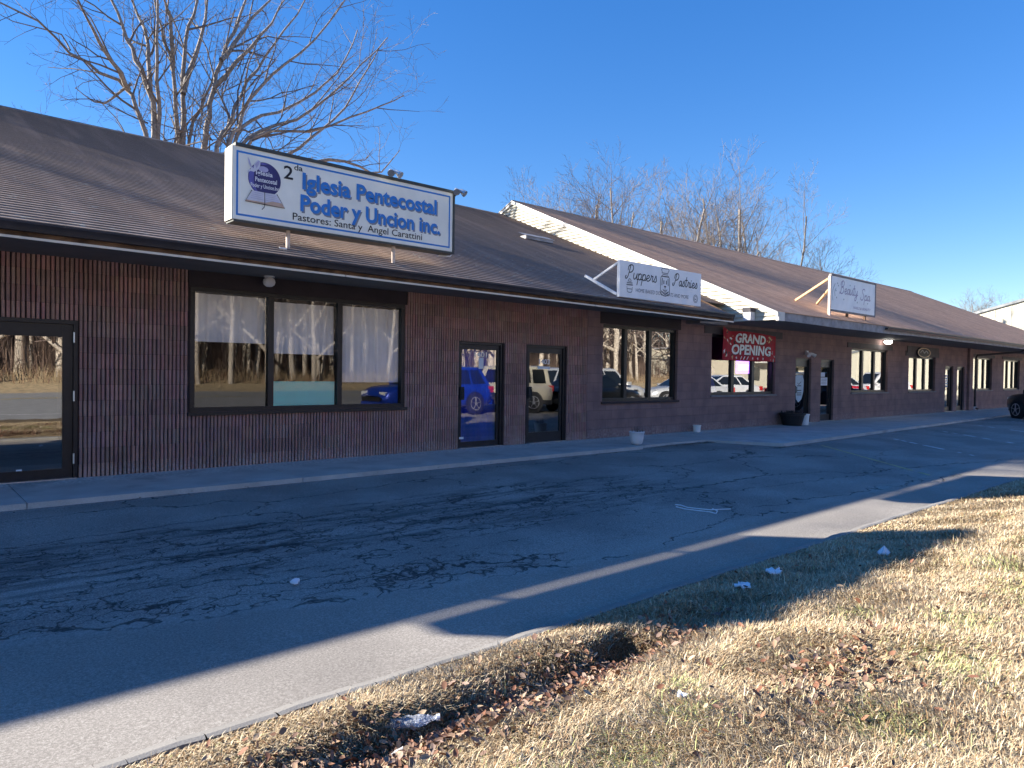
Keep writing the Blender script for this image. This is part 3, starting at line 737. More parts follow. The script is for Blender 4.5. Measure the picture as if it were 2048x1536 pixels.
for i, xa in enumerate(rx):
    xb = xa+0.0395; cuts = [(o[2], o[3]) for o in ops+[LT] if o[0] < xb and o[1] > xa]
    for cidx in range(14):
        za, zb = cidx*0.2032-0.03, (cidx+1)*0.2032-0.03
        blk = (cidx, (i+(cidx % 2)*4)//8)
        if blk not in tints:
            k = rng.uniform(.86, 1.16); kr = rng.uniform(.95, 1.08); tints[blk] = (rng.uniform(-.0025, .0025), (base_c[0]*k*kr, base_c[1]*k, base_c[2]*k))
        dy, tc = tints[blk]; mb.tint = tuple(v*rng.uniform(.93, 1.07) for v in tc)
        for c, d in sub_intervals(max(za, 0.0), min(zb-0.0035, ZT-0.002), cuts):
            if d-c < 0.01: continue
            jx = rng.uniform(-.0022, .0022); jy = rng.uniform(-.003, .003)+dy; ch = 0.005
            # chamfered rib
            y = -0.004+jy; a, b = xa+jx, xb+jx+rng.uniform(-.0015, .0015)
            n = len(mb.v)
            mb.v += [(a,0.0215,c),(a+ch,y,c),(b-ch,y,c),(b,0.0215,c),(a,0.0215,d),(a+ch,y,d),(b-ch,y,d),(b,0.0215,d)]
            for q in ((0,1,5,4),(1,2,6,5),(2,3,7,6),(4,5,6,7),(0,3,2,1)): mb.face([n+t for t in q])
mb.build('ribbed_blocks', None, B1)
mb = MB(); wall_cells(mb, XR, XJ, -0.2, ZT, [W2], 0.0, 0.20); mb.build('smooth_wall', MT['block'], B1)
mb = MB(); mb.box(LT[0], LT[1], 0.004, 0.021, LT[2]+.002, LT[3]-.002); mb.build('lintel', MT['lintel'], B1)
mb = MB(); mb.box(11.75, 14.72, -0.014, -0.002, 2.524, 2.786); mb.build('lintel', MT['lintel'], B1)
window(B1, *WA, [4.36, 5.50], y=0.07, fw=0.06, mw=0.085, sillm='black_frame', gm='clearglass')
window(B1, *W2, [12.72, 13.62], y=0.12, fw=0.07, mw=0.10, sillm='lintel')
door(B1, DL[0], DL[1], DL[3], y=0.03, st=0.11, top=0.16, bot=0.12, hinges=True)
door(B1, D1[0], D1[1], D1[3], y=0.09, st=0.055, top=0.09, bot=0.10, gm='doorglass')
door(B1, D2[0], D2[1], D2[3], y=0.09, st=0.055, top=0.11, bot=0.20)
# roof, eave
EY, EZ, SL, RY = -1.36, 2.92, 0.4155, 8.46
stepped_roof(B1, 'roof', MT['shingle_dark'], X0-.4, 16.195, EY, EZ, SL, RY, 18.5, 0.45, 0.1171, 5, cut=(-.38, 14.95), fall=.11)
XE = 14.95
def fallen(mb):
    mb.v = [(x, y, z-.11*min(1, max(0, x/16))*(min(1, max(0, -y/1.0)))) for x, y, z in mb.v]; return mb
mb = MB(); mb.box(X0, 0, -1.30, 0.0, 2.785, 2.80); mb.box(0, XE, -1.30, 0.0, 2.785, 2.80); fallen(mb).build('soffit', MT['soffit'], B1)
mb = MB()
for xa, xb in ((X0, 0), (0, 4.86), (4.875, 10.1), (10.115, XE)): mb.box(xa, xb, -1.326, -1.301, 2.770, 2.796)
fallen(mb).build('soffit_trim', MT['trim'], B1)
mb = MB(); mb.box(X0, 0, -1.312, -1.285, 2.797, 2.925); mb.box(0, XE, -1.312, -1.285, 2.797, 2.925)
mb.poly([(XE+.002,-1.32,2.78),(XE+.002,-.3,2.78),(XE+.002,-.3,3.36),(XE+.002,-1.32,2.93)]); fallen(mb).build('fascia', MT['fascia'], B1)
mb = MB(); y0 = -1.314
prof = [(y0,2.845),(y0-.075,2.845),(y0-.085,2.88),(y0-.095,2.905),(y0-.105,2.925),(y0-.105,2.945),(y0-.09,2.945),(y0-.08,2.915),(y0-.012,2.915)]
for a, b in zip(prof, prof[1:]):
    for xa, xb in ((X0, 0), (0, XE-.1)): mb.quad((xa,a[0],a[1]),(xb,a[0],a[1]),(xb,b[0],b[1]),(xa,b[0],b[1]))
mb.poly([(XE-.1,a,b) for a, b in prof]); fallen(mb).build('gutter', MT['gutter'], B1)
# shell behind the glass
def interior(parent, x0, x1):
    mb = MB(); d = 6.0
    mb.quad((x0,d,0),(x1,d,0),(x1,d,2.75),(x0,d,2.75)); mb.quad((x0,.17,.003),(x1,.17,.003),(x1,d,.003),(x0,d,.003)); mb.quad((x0,.17,2.75),(x1,.17,2.75),(x1,d,2.75),(x0,d,2.75))
    mb.quad((x0,.17,0),(x0,d,0),(x0,d,2.75),(x0,.17,2.75)); mb.quad((x1,.17,0),(x1,d,0),(x1,d,2.75),(x1,.17,2.75))
    for xd in (2.6, 7.3, 9.3, 11.3, 19.9, 24.0, 28.8, 33.2, 36.8, 41.3):
        if x0 < xd < x1: mb.box(xd-.05, xd+.05, .21, d, 0, 2.75)
    mb.build('interior', MT['inside'], parent)
interior(B1, X0+.1, XJ-.01)
mb = MB(); mb.box(X0, 16.1, 17.2, 17.4, -.2, 3.2); mb.box(X0, X0+.2, .21, 17.19, -.2, 3.2)
for s in (0,): mb.poly([(X0+.001,0,3.21),(X0+.001,17.3,3.21),(X0+.001,8.46,6.95)])
mb.build('rear_wall', MT['block'], B1)
# light flashing squares and vents on the roof
def on_roof1(x, y, h=0.0): return (x, y, EZ+SL*(y-EY)+h)
mb = MB(); 
for (xa, xb, ya) in ((13.15, 14.3, 4.02),): 
    mb.poly([on_roof1(xa,ya,.03),on_roof1(xb,ya,.03),on_roof1(xb,ya+.32,.03),on_roof1(xa,ya+.32,.03)])
    mb.box(xa+.05, xb-.05, ya+.02, ya+.26, EZ+SL*(ya-EY)-.05, EZ+SL*(ya-EY)+.045)
mb.build('roof_vent', MT['fascia_grey'], B1)

# ---- building with the gable and brown roof
B2 = empty('shop_building', (16.2, 0.0, 0.0), 'brown block shop building with cream sided gable and taller brown shingle roof', 'building')
X2 = 52.0
W3 = (16.1, 19.4, 0.90, 2.50); D3 = (20.62, 21.62, 0, 1.98); D4 = (22.27, 23.2, 0, 1.98); W4 = (24.5, 27.6, 0.90, 2.42)
W5 = (29.6, 32.5, 0.90, 2.27); D5 = (33.7, 34.7, 0, 1.95); D6 = (35.2, 36.2, 0, 1.95); W6 = (37.35, 40.25, 0.90, 2.42); W7 = (42.2, 45.1, 0.90, 2.42); W8 = (47.0, 49.6, .9, 2.42)
mb = MB(); wall_cells(mb, XJ+.001, X2, -0.2, ZT, [W3, D3, D4, W4, W5, D5, D6, W6, W7, W8], 0.002, 0.20); mb.box(36.55, 37.0, -0.10, 0.0015, 0, 2.78); mb.build('wall', MT['block'], B2)
for W, hz in ((W3, .2), (W4, .17), (W5, .2), (W6, .15), (W7, .15), (W8, .15)):
    mb = MB(); mb.box(W[0]-.35, W[1]+.35, -0.018, 0.001, W[3]+.004, W[3]+hz); mb.build('header', MT['hdr'], B2)
    L = W[1]-W[0]; window(B2, *W, [W[0]+L*.35, W[0]+L*.67], y=0.13, fw=0.07, mw=0.13, sillm='sill')
for D in (D3, D4): door(B2, D[0], D[1], D[3], y=0.12, st=0.06, top=0.20, bot=0.20)
for D in (D5, D6): door(B2, D[0], D[1], D[3], y=0.12, st=0.16, top=0.10, bot=0.20)
E2Y, E2Z, S2, R2Y = -1.79, 2.985, 0.4426, 8.0
R2Z = E2Z+S2*(R2Y-E2Y); GX = 16.2
stepped_roof(B2, 'roof', MT['shingle_brown'], GX-.03, X2+.3, E2Y, E2Z, S2, R2Y, 17.8, 0.9, 0.1171, 8, butt=0.007)
def y_at(z): return E2Y+(z-E2Z)/S2
mb = MB(); z = 2.79; zi = 0
while z < R2Z-0.12:
    z2 = min(z+0.102, R2Z-0.12); off = 0.10
    def yf(zz): return max(-1.76, y_at(zz)+off)
    yA, yB = yf(z), yf(z2); bA, bB = 16.0-y_at(z)-off, 16.0-y_at(z2)-off
    mb.quad((GX-.034,yA,z),(GX-.034,bA,z),(GX+.002,bB,z2),(GX+.002,yB,z2)); mb.quad((GX-.034,yA,z),(GX-.034,bA,z),(GX+.01,bA,z+.0005),(GX+.01,yA,z+.0005)); z = z2
mb.build('gable_siding', MT['siding'], B2)
# rake boards
mb = MB()
for sgn in (1, -1):
    Yp = lambda y: y if sgn == 1 else 16.0-y
    def rk(y, dz, x): return (x, Yp(y), E2Z+S2*(y-E2Y)+dz)
    for (xa, xb, d0, d1) in ((GX-.065, GX-.0145, -.125, -.035), (GX-.085, GX-.0145, -.033, -.004)):
        q0 = [rk(E2Y,d0,xa), rk(R2Y,d0,xa), rk(R2Y,d1,xa), rk(E2Y,d1,xa)]; q1 = [(xb,b,c) for a,b,c in q0]
        mb.poly(q0); mb.poly(q1[::-1]); mb.poly([q0[0],q0[1],q1[1],q1[0]]); mb.poly([q0[3],q0[2],q1[2],q1[3]]); mb.poly([q0[0],q0[3],q1[3],q1[0]])
mb.build('rake_board', MT['white_trim'], B2)
mb = MB(); mb.box(GX-.04, GX+.25, -1.80, -1.72, 2.765, 2.98); mb.build('corner_board', MT['white_trim'], B2)
mb = MB(); mb.box(GX-.01, X2, -1.715, 0.0, 2.786, 2.80); mb.box(XE+.004, GX-.011, -.40, 0.0, 2.70, 2.786); mb.build('soffit', MT['soffit'], B2)
# warped grey fascia with a hanging lower edge
mb = MB(); n = 60; xa = GX+.26; pr = []
for i in range(n+1):
    x = xa+(X2-xa)*i/n; sag = 0.035*math.exp(-((x-19.6)/1.4)**2)+0.02*math.sin(x*0.9)*math.exp(-((x-22)/4)**2); pr.append((x, sag))
for (xa_, s1), (xb_, s2) in zip(pr, pr[1:]):
    mb.quad((xa_,-1.765,2.785-s1),(xb_,-1.765,2.785-s2),(xb_,-1.765,2.975),(xa_,-1.765,2.975))
    mb.quad((xa_,-1.735,2.785-s1),(xb_,-1.735,2.785-s2),(xb_,-1.765,2.785-s2),(xa_,-1.765,2.785-s1))
    mb.quad((xa_,-1.775,2.775-s1),(xb_,-1.775,2.775-s2),(xb_,-1.775,2.80-s2),(xa_,-1.775,2.80-s1))
mb.build('fascia', MT['fascia_grey'], B2)
mb = MB(); y0 = -1.767; prof = [(y0,2.865),(y0-.08,2.865),(y0-.095,2.91),(y0-.11,2.935),(y0-.11,2.955),(y0-.095,2.955),(y0-.085,2.93),(y0-.012,2.93)]
for a, b in zip(prof, prof[1:]): mb.quad((22.6,a[0],a[1]),(X2,a[0],a[1]),(X2,b[0],b[1]),(22.6,b[0],b[1]))
mb.poly([(22.6,a,b) for a, b in prof]); mb.build('gutter', MT['gutter'], B2)
mb = MB(); mb.tube([(38.6,-1.80,2.86),(38.4,-1.55,2.66),(37.25,-.18,2.50),(37.22,-.14,2.35),(37.22,-.14,0.12),(37.15,-.28,0.06)], 0.045, 8); mb.build('downspout', MT['gutter'], B2)
mb = MB(); mb.tube([(37.22,-.14,0.03),(37.22,-.14,0.16)], 0.06, 8); mb.build('drain_boot', MT['pvc'], B2)
interior(B2, XJ+.1, X2-.1)
mb = MB(); mb.box(XJ+.1, X2, 16.2, 16.4, -.2, 3.1); mb.box(X2-.2, X2-.001, .21, 16.19, -.2, 3.1); mb.poly([(X2+.28,-1.7,2.99),(X2+.28,17.6,2.99),(X2+.28,8,7.25)]); mb.poly([(X2+.3,-1.79,2.80),(X2+.3,0,2.80),(X2+.3,0,3.0),(X2+.3,-1.79,3.0)]); mb.build('rear_wall', MT['block'], B2)

# pale metal-sided building beyond the row
B3 = empty('metal_building', (70, 0, 0), 'pale cream metal sided building with a low gable beyond the shops', 'building')
mb = MB(); bx, yc, zc = 72.0, 1.0, 9.6
mb.poly([(bx,-20,-.3),(bx,16,-.3),(bx,16,zc-.27*15),(bx,yc,zc),(bx,-20,zc-.27*21)]); mb.box(bx+.01, bx+30, -20, 16, -.3, 3.6)
for i in range(30):
    yy = -19.5+i*1.2; mb.box(bx-.03, bx, yy, yy+.06, -.3, zc-.27*abs(yy-yc)-.08)
mb.build('wall', MT['metalpanel'], B3)
mb = MB()
for (ya, yb) in ((-20.4, yc), (16.4, yc)):
    za = zc-.27*abs(ya-yc)+.02
    mb.poly([(bx-.15,ya,za),(bx+30,ya,za),(bx+30,yb,zc+.02),(bx-.15,yb,zc+.02)]); mb.poly([(bx-.15,ya,za-.22),(bx-.15,yb,zc-.2),(bx-.15,yb,zc+.02),(bx-.15,ya,za)])
mb.build('roof', pm('grey_metal_roof', (0.22, 0.23, 0.24), 0.5, 0.1, 3), B3)

# ================================================================== LAMPS ON THE WALLS
def globe_lamp(x, y, z, label):
    t = empty('wall_lamp', (x, y, z), label, 'lamp', 'lamps on the shop fronts')
    a = MB(); a.lathe((0,0,0), [(0.075,-.0),(0.075,.02),(0.05,.03)], 16); a.build('base', MT['white_metal'], t, True)
    a = MB(); a.lathe((0,0,0), [(0.001,-.14),(0.04,-.135),(0.075,-.11),(0.088,-.07),(0.08,-.03),(0.05,-.002)], 18); a.build('globe', MT['globe'], t, True, True); return t
globe_lamp(4.23, -0.20, 2.765, 'white globe lamp under the soffit above the big three pane window')
t = empty('wall_lamp', (16.185, -1.07, 2.98), 'white box floodlight fixed to the cream gable siding', 'lamp', 'lamps on the shop fronts')
a = MB(); a.box(-.24,-.03,-.10,.10,-.19,.02); a.build('housing', MT['white_metal'], t, True)
a = MB(); a.box(-.26,-.02,-.11,.11,.022,.12); a.build('hood', MT['hdr'], t, True)
t = empty('wall_lamp', (26.9, -0.25, 2.77), 'lit lamp glowing under the soffit above the fourth window', 'lamp', 'lamps on the shop fronts')
a = MB(); a.lathe((0,0,0), [(0.13,-.03),(0.14,0.012)], 16); a.build('base', MT['white_metal'], t, True)
a = MB(); a.lathe((0,0,0), [(0.02,-.15),(0.10,-.13),(0.135,-.08),(0.128,-.032)], 16); a.build('globe', MT['lampglow'], t, True, True)
p_ = onY(1616, 706, -0.06)
t = empty('wall_lamp', (p_.x, -0.0, p_.z), 'small twin head security lamp above the door with the oval decal', 'lamp', 'lamps on the shop fronts')
a = MB(); a.box(-.06,.06,-.05,.0,-.05,.07); a.build('base', MT['white_metal'], t, True)
for s_ in (-1, 1):
    a = MB(); a.tube([(s_*.05,-.05,0),(s_*.16,-.12,-.03),(s_*.22,-.2,-.09)], [0.02,.045,.06], 8); a.build('lamp_head', MT['globe'], t, True)

# ================================================================== CHURCH SIGN ON THE ROOF
SY = -0.97
def church_sign():
    t = empty('roof_sign', (5.2, -0.85, 3.08), 'large white church sign with blue lettering on two posts above the roof edge', 'sign', 'signs standing on the shop roofs')
    x0, x1, z0, z1 = 3.40, 6.985, 3.385, 4.345
    a = MB(); a.mat(MT['sign_edge']); a.box(x0, x1, SY+.004, SY+.26, z0, z1); 
    a.mat(MT['sign_dark']); a.box(x0+.04, x1+.035, SY-.012, SY+.262, z1+.001, z1+.045); a.box(x1+.001, x1+.035, SY-.012, SY+.262, z0-.03, z1); a.box(x0+.02, x1, SY-.010, SY+.258, z0-.03, z0-.001); a.build('cabinet', None, t)
    f = MB(); f.quad((x0+.012,SY,z0+.01),(x1-.005,SY,z0+.01),(x1-.005,SY,z1-.01),(x0+.012,SY,z1-.01)); face = f.build('sign_face', MT['sign_white'], t)
    b = MB(); Y = SY-.002; i, wd = 0.055, 0.026; A, B, C, D = x0+i, x1-i, z0+i, z1-i
    for q in ((A,B,C,C+wd),(A,B,D-wd,D)): b.quad((q[0],Y,q[2]),(q[1],Y,q[2]),(q[1],Y,q[3]),(q[0],Y,q[3]))
    for q in ((A,A+wd,C+wd,D-wd),(B-wd,B,C+wd,D-wd)): b.quad((q[0],Y,q[2]),(q[1],Y,q[2]),(q[1],Y,q[3]),(q[0],Y,q[3]))
    b.build('border', MT['blue'], face)
    l = MB()
    for (dx, dz, YY, mm) in ((.022, -.022, SY-.003, MT['shadowink']), (0, 0, SY-.006, MT['blue'])):
        l.mat(mm); l.text('Iglesia Pentecostal', 4.372+dx, 6.66+dx, 3.94+dz, 0.235, YY, 0.030); l.text('Poder y Uncion inc.', 4.345+dx, 6.73+dx, 3.632+dz, 0.235, YY, 0.030)
    l.mat(MT['ink']); l.text('Pastores: Santa y  Angel Carattini', 4.235, 6.385, 3.497, 0.098, SY-.0045, 0.006)
    l.text('2', 4.10, 4.235, 4.04, 0.18, SY-.0045, 0.012); l.text('da', 4.25, 4.375, 4.185, 0.078, SY-.0045, 0.008)
    l.build('lettering', None, face)
    e = MB(); cx, cz, r = 3.835, 3.975, 0.225; Y = SY-.003
    e.mat(MT['navy']); e.disc(cx, cz, r, Y, 40)
    e.mat(MT['violet']); e.poly([(cx+(r-.008)*math.cos(a_)*1.0, Y-.001, cz+(r-.008)*math.sin(a_)) for a_ in np.linspace(R(75), R(255), 20)]+[(cx-.05+.10*math.cos(a_), Y-.001, cz+.0+.19*math.sin(a_)) for a_ in np.linspace(R(250), R(80), 14)])
    e.mat(MT['lilac']); e.disc(cx-.02, cz+.13, .07, Y-.0015, 20, rz=.04)
    e.mat(MT['whiteprint'])
    e.text('Iglesia', cx-.12, cx+.11, cz+.045, .06, Y-.003, .02); e.text('Pentecostal', cx-.13, cx+.17, cz-.045, .06, Y-.003, .02); e.text('Poder y Uncion.Inc', cx-.19, cx+.20, cz-.125, .052, Y-.003, .018)
    # dove
    e.mat(MT['page']); dv = [(3.60,4.235),(3.625,4.20),(3.64,4.13),(3.68,4.09),(3.69,4.16),(3.74,4.215),(3.775,4.205),(3.77,4.14),(3.745,4.09),(3.72,4.07),(3.685,4.045),(3.64,4.05),(3.60,4.02),(3.61,4.06),(3.645,4.075),(3.61,4.15)]
    e.flat(dv, Y-.005)
    e.mat(MT['lilac']); e.flat([(3.605,4.225),(3.625,4.14),(3.66,4.085),(3.65,4.13),(3.63,4.18)], Y-.006); e.flat([(3.70,4.15),(3.745,4.205),(3.765,4.20),(3.75,4.15),(3.72,4.10)], Y-.006)
    # open book
    e.mat(MT['page']); e.flat([(3.66,3.80),(3.835,3.795),(3.835,3.665),(3.585,3.665)], Y-.005); e.flat([(3.835,3.795),(4.005,3.80),(4.10,3.655),(3.835,3.665)], Y-.0052)
    e.mat(MT['tan']); e.flat([(3.585,3.664),(3.835,3.664),(3.835,3.64),(3.575,3.645)], Y-.0054); e.flat([(3.95,3.695),(4.075,3.69),(4.115,3.632),(3.835,3.64),(3.835,3.66)], Y-.0056)
    e.mat(MT['ink'])
    for s_ in ([(3.66,3.80),(3.573,3.642),(3.835,3.636),(4.12,3.63),(4.005,3.80)], [(3.835,3.80),(3.837,3.64)], [(3.835,3.64),(3.83,3.60),(3.80,3.565)]): e.stroke(s_, .009, Y-.007, False)
    e.mat(MT['lilac'])
    for k in range(4):
        e.stroke([(3.68-.012*k,3.775-.025*k),(3.815,3.77-.025*k)], .006, Y-.0072, False); e.stroke([(3.855,3.77-.025*k),(3.99+.012*k,3.772-.025*k)], .006, Y-.0072, False)
    e.build('emblem', None, face)
    for px in (4.22, 5.93):
        p = MB(); p.tube([(px,-.86,3.03),(px,-.86,3.356)], .03, 10); p.build('post', MT['post'], t)
    p = MB(); p.tube([(x1+.03,-.80,3.52),(x1+.13,-.80,3.50),(x1+.15,-.80,3.42),(x1+.08,-.80,3.34),(x1-.15,-.8,3.33)], .012, 6); p.build('conduit', MT['white_metal'], t)
    p = MB(); p.box(4.08,4.19,-.90,-.80,3.05,3.11); p.build('junction_box', MT['steel'], t)
    return t
church_sign()
def flood(x, z, label):
    t = empty('floodlight', (x, SY-.02, z), label, 'floodlight', 'floodlights on the church sign')
    a = MB(); a.tube([(0,.03,0),(0,-.02,.05),(0,-.03,.09)], .014, 6); a.build('bracket', MT['steel'], t, True)
    for s_ in (-1, 1):
        a = MB(); a.tube([(s_*.015,-.03,.09),(s_*.05,-.07,.075),(s_*.085,-.13,.02)], [.022,.035,.058], 10); a.build('lamp_head', MT['steel'], t, True)
    return t
flood(5.80, 4.375, 'twin silver floodlight on the middle of the church sign top edge')
flood(7.035, 4.31, 'twin silver floodlight at the right end of the church sign')
# matching cabinet of the next unit, just left of the picture
t = empty('roof_sign', (-1.5, -0.85, 3.08), 'plain white roof sign left of the church sign', 'sign', 'signs standing on the shop roofs')
a = MB(); a.box(-3.80, 0.10, SY+.004, SY+.26, 3.385, 4.345); a.build('cabinet', MT['sign_edge'], t)
for px in (-2.9, -.8):
    p = MB(); p.tube([(px,-.86,3.03),(px,-.86,3.38)], .03, 10); p.build('post', MT['post'], t)

# ---- script stroke alphabet (x advance, strokes)
GL = {
 'P': (.78, [[(-.05,.20),(-.12,.06),(-.02,-.03),(.12,.10),(.22,.45),(.30,.98)], [(.08,.62),(.10,.88),(.30,1.04),(.56,1.0),(.64,.78),(.52,.54),(.28,.46)]]),
 'B': (.80, [[(-.02,.10),(.06,-.03),(.16,.2),(.26,.98)], [(.05,.70),(.14,.95),(.38,1.06),(.58,.92),(.52,.64),(.28,.54)], [(.28,.54),(.58,.44),(.58,.12),(.32,-.02),(.14,.06)]]),
 'S': (.66, [[(.56,.86),(.44,1.02),(.22,.95),(.18,.72),(.40,.48),(.46,.18),(.26,-.02),(.02,.06),(.0,.2)]]),
 'u': (.50, [[(.0,.44),(.0,.14),(.10,.0),(.26,.12),(.36,.44)], [(.36,.44),(.36,.10),(.46,.0),(.54,.1)]]),
 'p': (.48, [[(.02,.46),(.02,.0),(-.02,-.40)], [(.02,.26),(.14,.45),(.32,.42),(.36,.18),(.22,.0),(.04,.08)], [(.30,.06),(.42,.04),(.50,.12)]]),
 'e': (.44, [[(.0,.18),(.22,.22),(.32,.36),(.20,.46),(.06,.36),(.04,.14),(.16,.0),(.32,.04),(.46,.16)]]),
 'r': (.42, [[(.0,.1),(.08,.3),(.10,.50),(.14,.42),(.30,.42)], [(.30,.42),(.26,.12),(.34,.0),(.44,.08)]]),
 's': (.40, [[(.0,.06),(.12,.28),(.20,.50),(.28,.34),(.34,.14),(.22,.0),(.08,.04)]]),
 'a': (.48, [[(.36,.36),(.22,.46),(.06,.34),(.04,.12),(.14,.0),(.28,.12),(.36,.42)], [(.36,.42),(.35,.10),(.42,.0),(.52,.1)]]),
 't': (.34, [[(.14,.86),(.10,.14),(.18,.0),(.32,.08)], [(-.04,.56),(.30,.60)]]),
 'i': (.28, [[(.06,.44),(.05,.12),(.12,.0),(.26,.1)], [(.09,.60),(.10,.63)]]),
 'y': (.50, [[(.0,.44),(.0,.16),(.12,.02),(.28,.14),(.36,.44)], [(.36,.44),(.34,-.1),(.22,-.40),(.04,-.36),(.12,-.14),(.5,.1)]]),
 ' ': (.3, []),
}
def script(mb, s, x0, x1, zb, h, wd, Y, slope=0.0):
    tot = sum(GL[c][0] for c in s); k = (x1-x0)/tot; x = x0
    for c in s:
        adv, st = GL[c]
        for q in st: mb.stroke([(x+(px_+.18*(pz-.2))*k, zb+pz*h+slope*(x-x0)) for px_, pz in q], wd, Y)
        x += adv*k
# ---- bakery sign
def bakery_sign():
    Y = -1.15; x0, x1, z0, z1 = 11.01, 13.84, 2.972, 3.708
    t = empty('roof_sign', (12.4, -1.1, 2.95), 'white dog bakery sign with script lettering braced on the dark roof edge', 'sign', 'signs standing on the shop roofs')
    a = MB(); a.box(x0, x1, Y, Y+.02, z0, z1); fc = a.build('sign_face', MT['sign_pup'], t)
    a = MB(); 
    for px in (x0+.03, x1-.03): a.bar((px,Y+.05,z0),(px,Y+.05,z1), .05)
    a.bar((x0+.06,Y+.046,z0+.02),(x1-.06,Y+.046,z0+.02), .045); a.build('frame', MT['white_metal'], t)
    for px in (x0+.02, x1-.04):
        a = MB(); zz = lambda y: EZ+SL*(y-EY)+.05
        a.bar((px,Y+.08,z1-.06),(px,-.42,zz(-.42)+.0), .045); a.build('brace', MT['white_metal'], t)
        a = MB(); a.bar((px,Y+.08,z0+.05),(px,-.20,zz(-.20)+.02), .05); a.build('foot_rail', MT['white_metal'], t)
    Yp = Y-.003
    for wd_, xa_, xb_, hh in (('Puppers', 11.22, 12.22, .27), ('Pastries', 12.80, 13.70, .25)):
        l = MB(); l.mat(MT['ink']); script(l, wd_, xa_, xb_, 3.36, hh, .022, Yp); l.build('lettering', None, fc)
    l = MB()
    l.mat(MT['greyink']); l.text('HOME BAKED DOG TREATS AND MORE', 11.52, 13.36, 3.105, .078, Yp, 0.0)
    l.build('tagline', None, fc); l = MB()
    # chef hat over a biscuit jar with a dog face
    l.mat(MT['ink']); c = 12.50
    def S_(pts, w_=.016, sm=True): l.stroke([(c+a_, b_) for a_, b_ in pts], w_, Yp, sm)
    l.mat(MT['greyink']); S_([(-.10,3.60),(-.13,3.66),(-.05,3.685),(.02,3.68),(.10,3.685),(.13,3.655),(.09,3.60)]); S_([(-.12,3.585),(.10,3.585)]); S_([(-.09,3.555),(.09,3.555)])
    l.mat(MT['ink']); S_([(-.10,3.53),(-.15,3.48),(-.16,3.30),(-.15,3.16),(-.08,3.115),(.0,3.10),(.08,3.115),(.15,3.16),(.16,3.30),(.15,3.48),(.10,3.53)]); S_([(-.12,3.515),(.12,3.515)], .022)
    S_([(-.045,3.42),(-.045,3.36)], .028); S_([(.045,3.42),(.045,3.36)], .028); S_([(-.10,3.47),(-.11,3.33)], .022); S_([(.10,3.47),(.11,3.33)], .022)
    S_([(-.025,3.30),(.025,3.30)], .03); S_([(0,3.29),(0,3.22)], .014); S_([(-.07,3.24),(-.03,3.20),(0,3.22),(.03,3.20),(.07,3.24)]); S_([(-.12,3.20),(0,3.14),(.12,3.20)], .02)
    l.build('jar_emblem', None, fc); l = MB()
    # cupcake and round biscuit
    l.mat(MT['greyink']); c = 11.32
    S_([(0,3.36),(-.05,3.31),(.05,3.31),(0,3.36)], .014); S_([(-.08,3.27),(.08,3.275)], .022); S_([(-.09,3.23),(.09,3.235)], .026); S_([(-.085,3.19),(-.06,3.09),(.06,3.09),(.085,3.19)], .014); S_([(-.07,3.15),(.07,3.15)], .014)
    l.build('cupcake_emblem', None, fc); l = MB(); l.mat(MT['greyink'])
    c = 13.63
    for r_ in (.085, .06): S_([(r_*math.cos(q), 3.13+r_*math.sin(q)) for q in np.linspace(0, 6.283, 17)], .010)
    S_([(-.02,3.15),(-.02,3.11),(.02,3.12)], .016)
    l.build('biscuit_emblem', None, fc)
bakery_sign()
# ---- spa sign
def spa_sign():
    Y = -1.50; x0, x1, z0, z1 = 19.56, 22.52, 3.275, 4.24
    t = empty('roof_sign', (21.0, -1.45, 3.05), 'pale blue spa sign with faded script lettering on the brown roof', 'sign', 'signs standing on the shop roofs')
    a = MB(); a.box(x0+.02, x1-.02, Y, Y+.02, z0+.02, z1-.02); fc = a.build('sign_face', MT['sign_spa'], t)
    a = MB(); a.box(x0-.02, x1+.03, Y-.012, Y+.06, z1-.019, z1+.03); a.box(x0, x1, Y-.011, Y+.055, z0-.03, z0+.019); a.box(x1-.019, x1+.03, Y-.012, Y+.055, z0+.02, z1-.02); a.build('frame', MT['sill'], t)
    a = MB(); a.bar((x0-.02,Y+.03,z0-.16),(x0-.02,Y+.03,z1-.03), .06); a.build('upright', MT['post'], t)
    zz = lambda y: E2Z+S2*(y-E2Y)+.02
    for px in (x0+1.1, x0+2.3):
        a = MB(); a.bar((px,Y+.03,zz(Y)-.03),(px,Y+.03,z0-.031), .06); a.build('post', MT['fascia'], t)
    for (pz, py, xo) in ((z1-.10, -.40, .05), (z1-.42, -.42, 1.4)):
        a = MB(); a.bar((x0-.02+xo*.0,Y+.06,pz),(x0+.12+xo*.95,py,zz(py)), .055); a.build('brace', MT['wood'], t)
    l = MB(); Yp = Y-.003
    l.mat(MT['mauve']); script(l, 'Beauty', 20.10, 21.28, 3.78, .34, .026, Yp); script(l, 'Spa', 21.48, 22.15, 3.70, .32, .026, Yp)
    l.mat(MT['mauve']); l.text('NAILS & BEAUTY', 21.0, 22.2, 3.40, .075, Yp, 0.0, 0.2)
    l.mat(MT['green'])
    for s_ in ([(19.80,4.02),(19.68,3.86),(19.64,3.70),(19.68,3.55)], [(19.86,3.90),(19.78,3.80),(19.80,3.68)]): l.stroke(s_, .022, Yp)
    for (x_, z_) in ((19.95,4.04),(20.0,3.98),(20.75,4.05),(20.36,3.62),(21.25,3.60),(21.98,3.62),(19.86,3.83),(19.90,3.64)): l.disc(x_, z_, .026, Yp, 10)
    l.build('lettering', None, fc)
spa_sign()
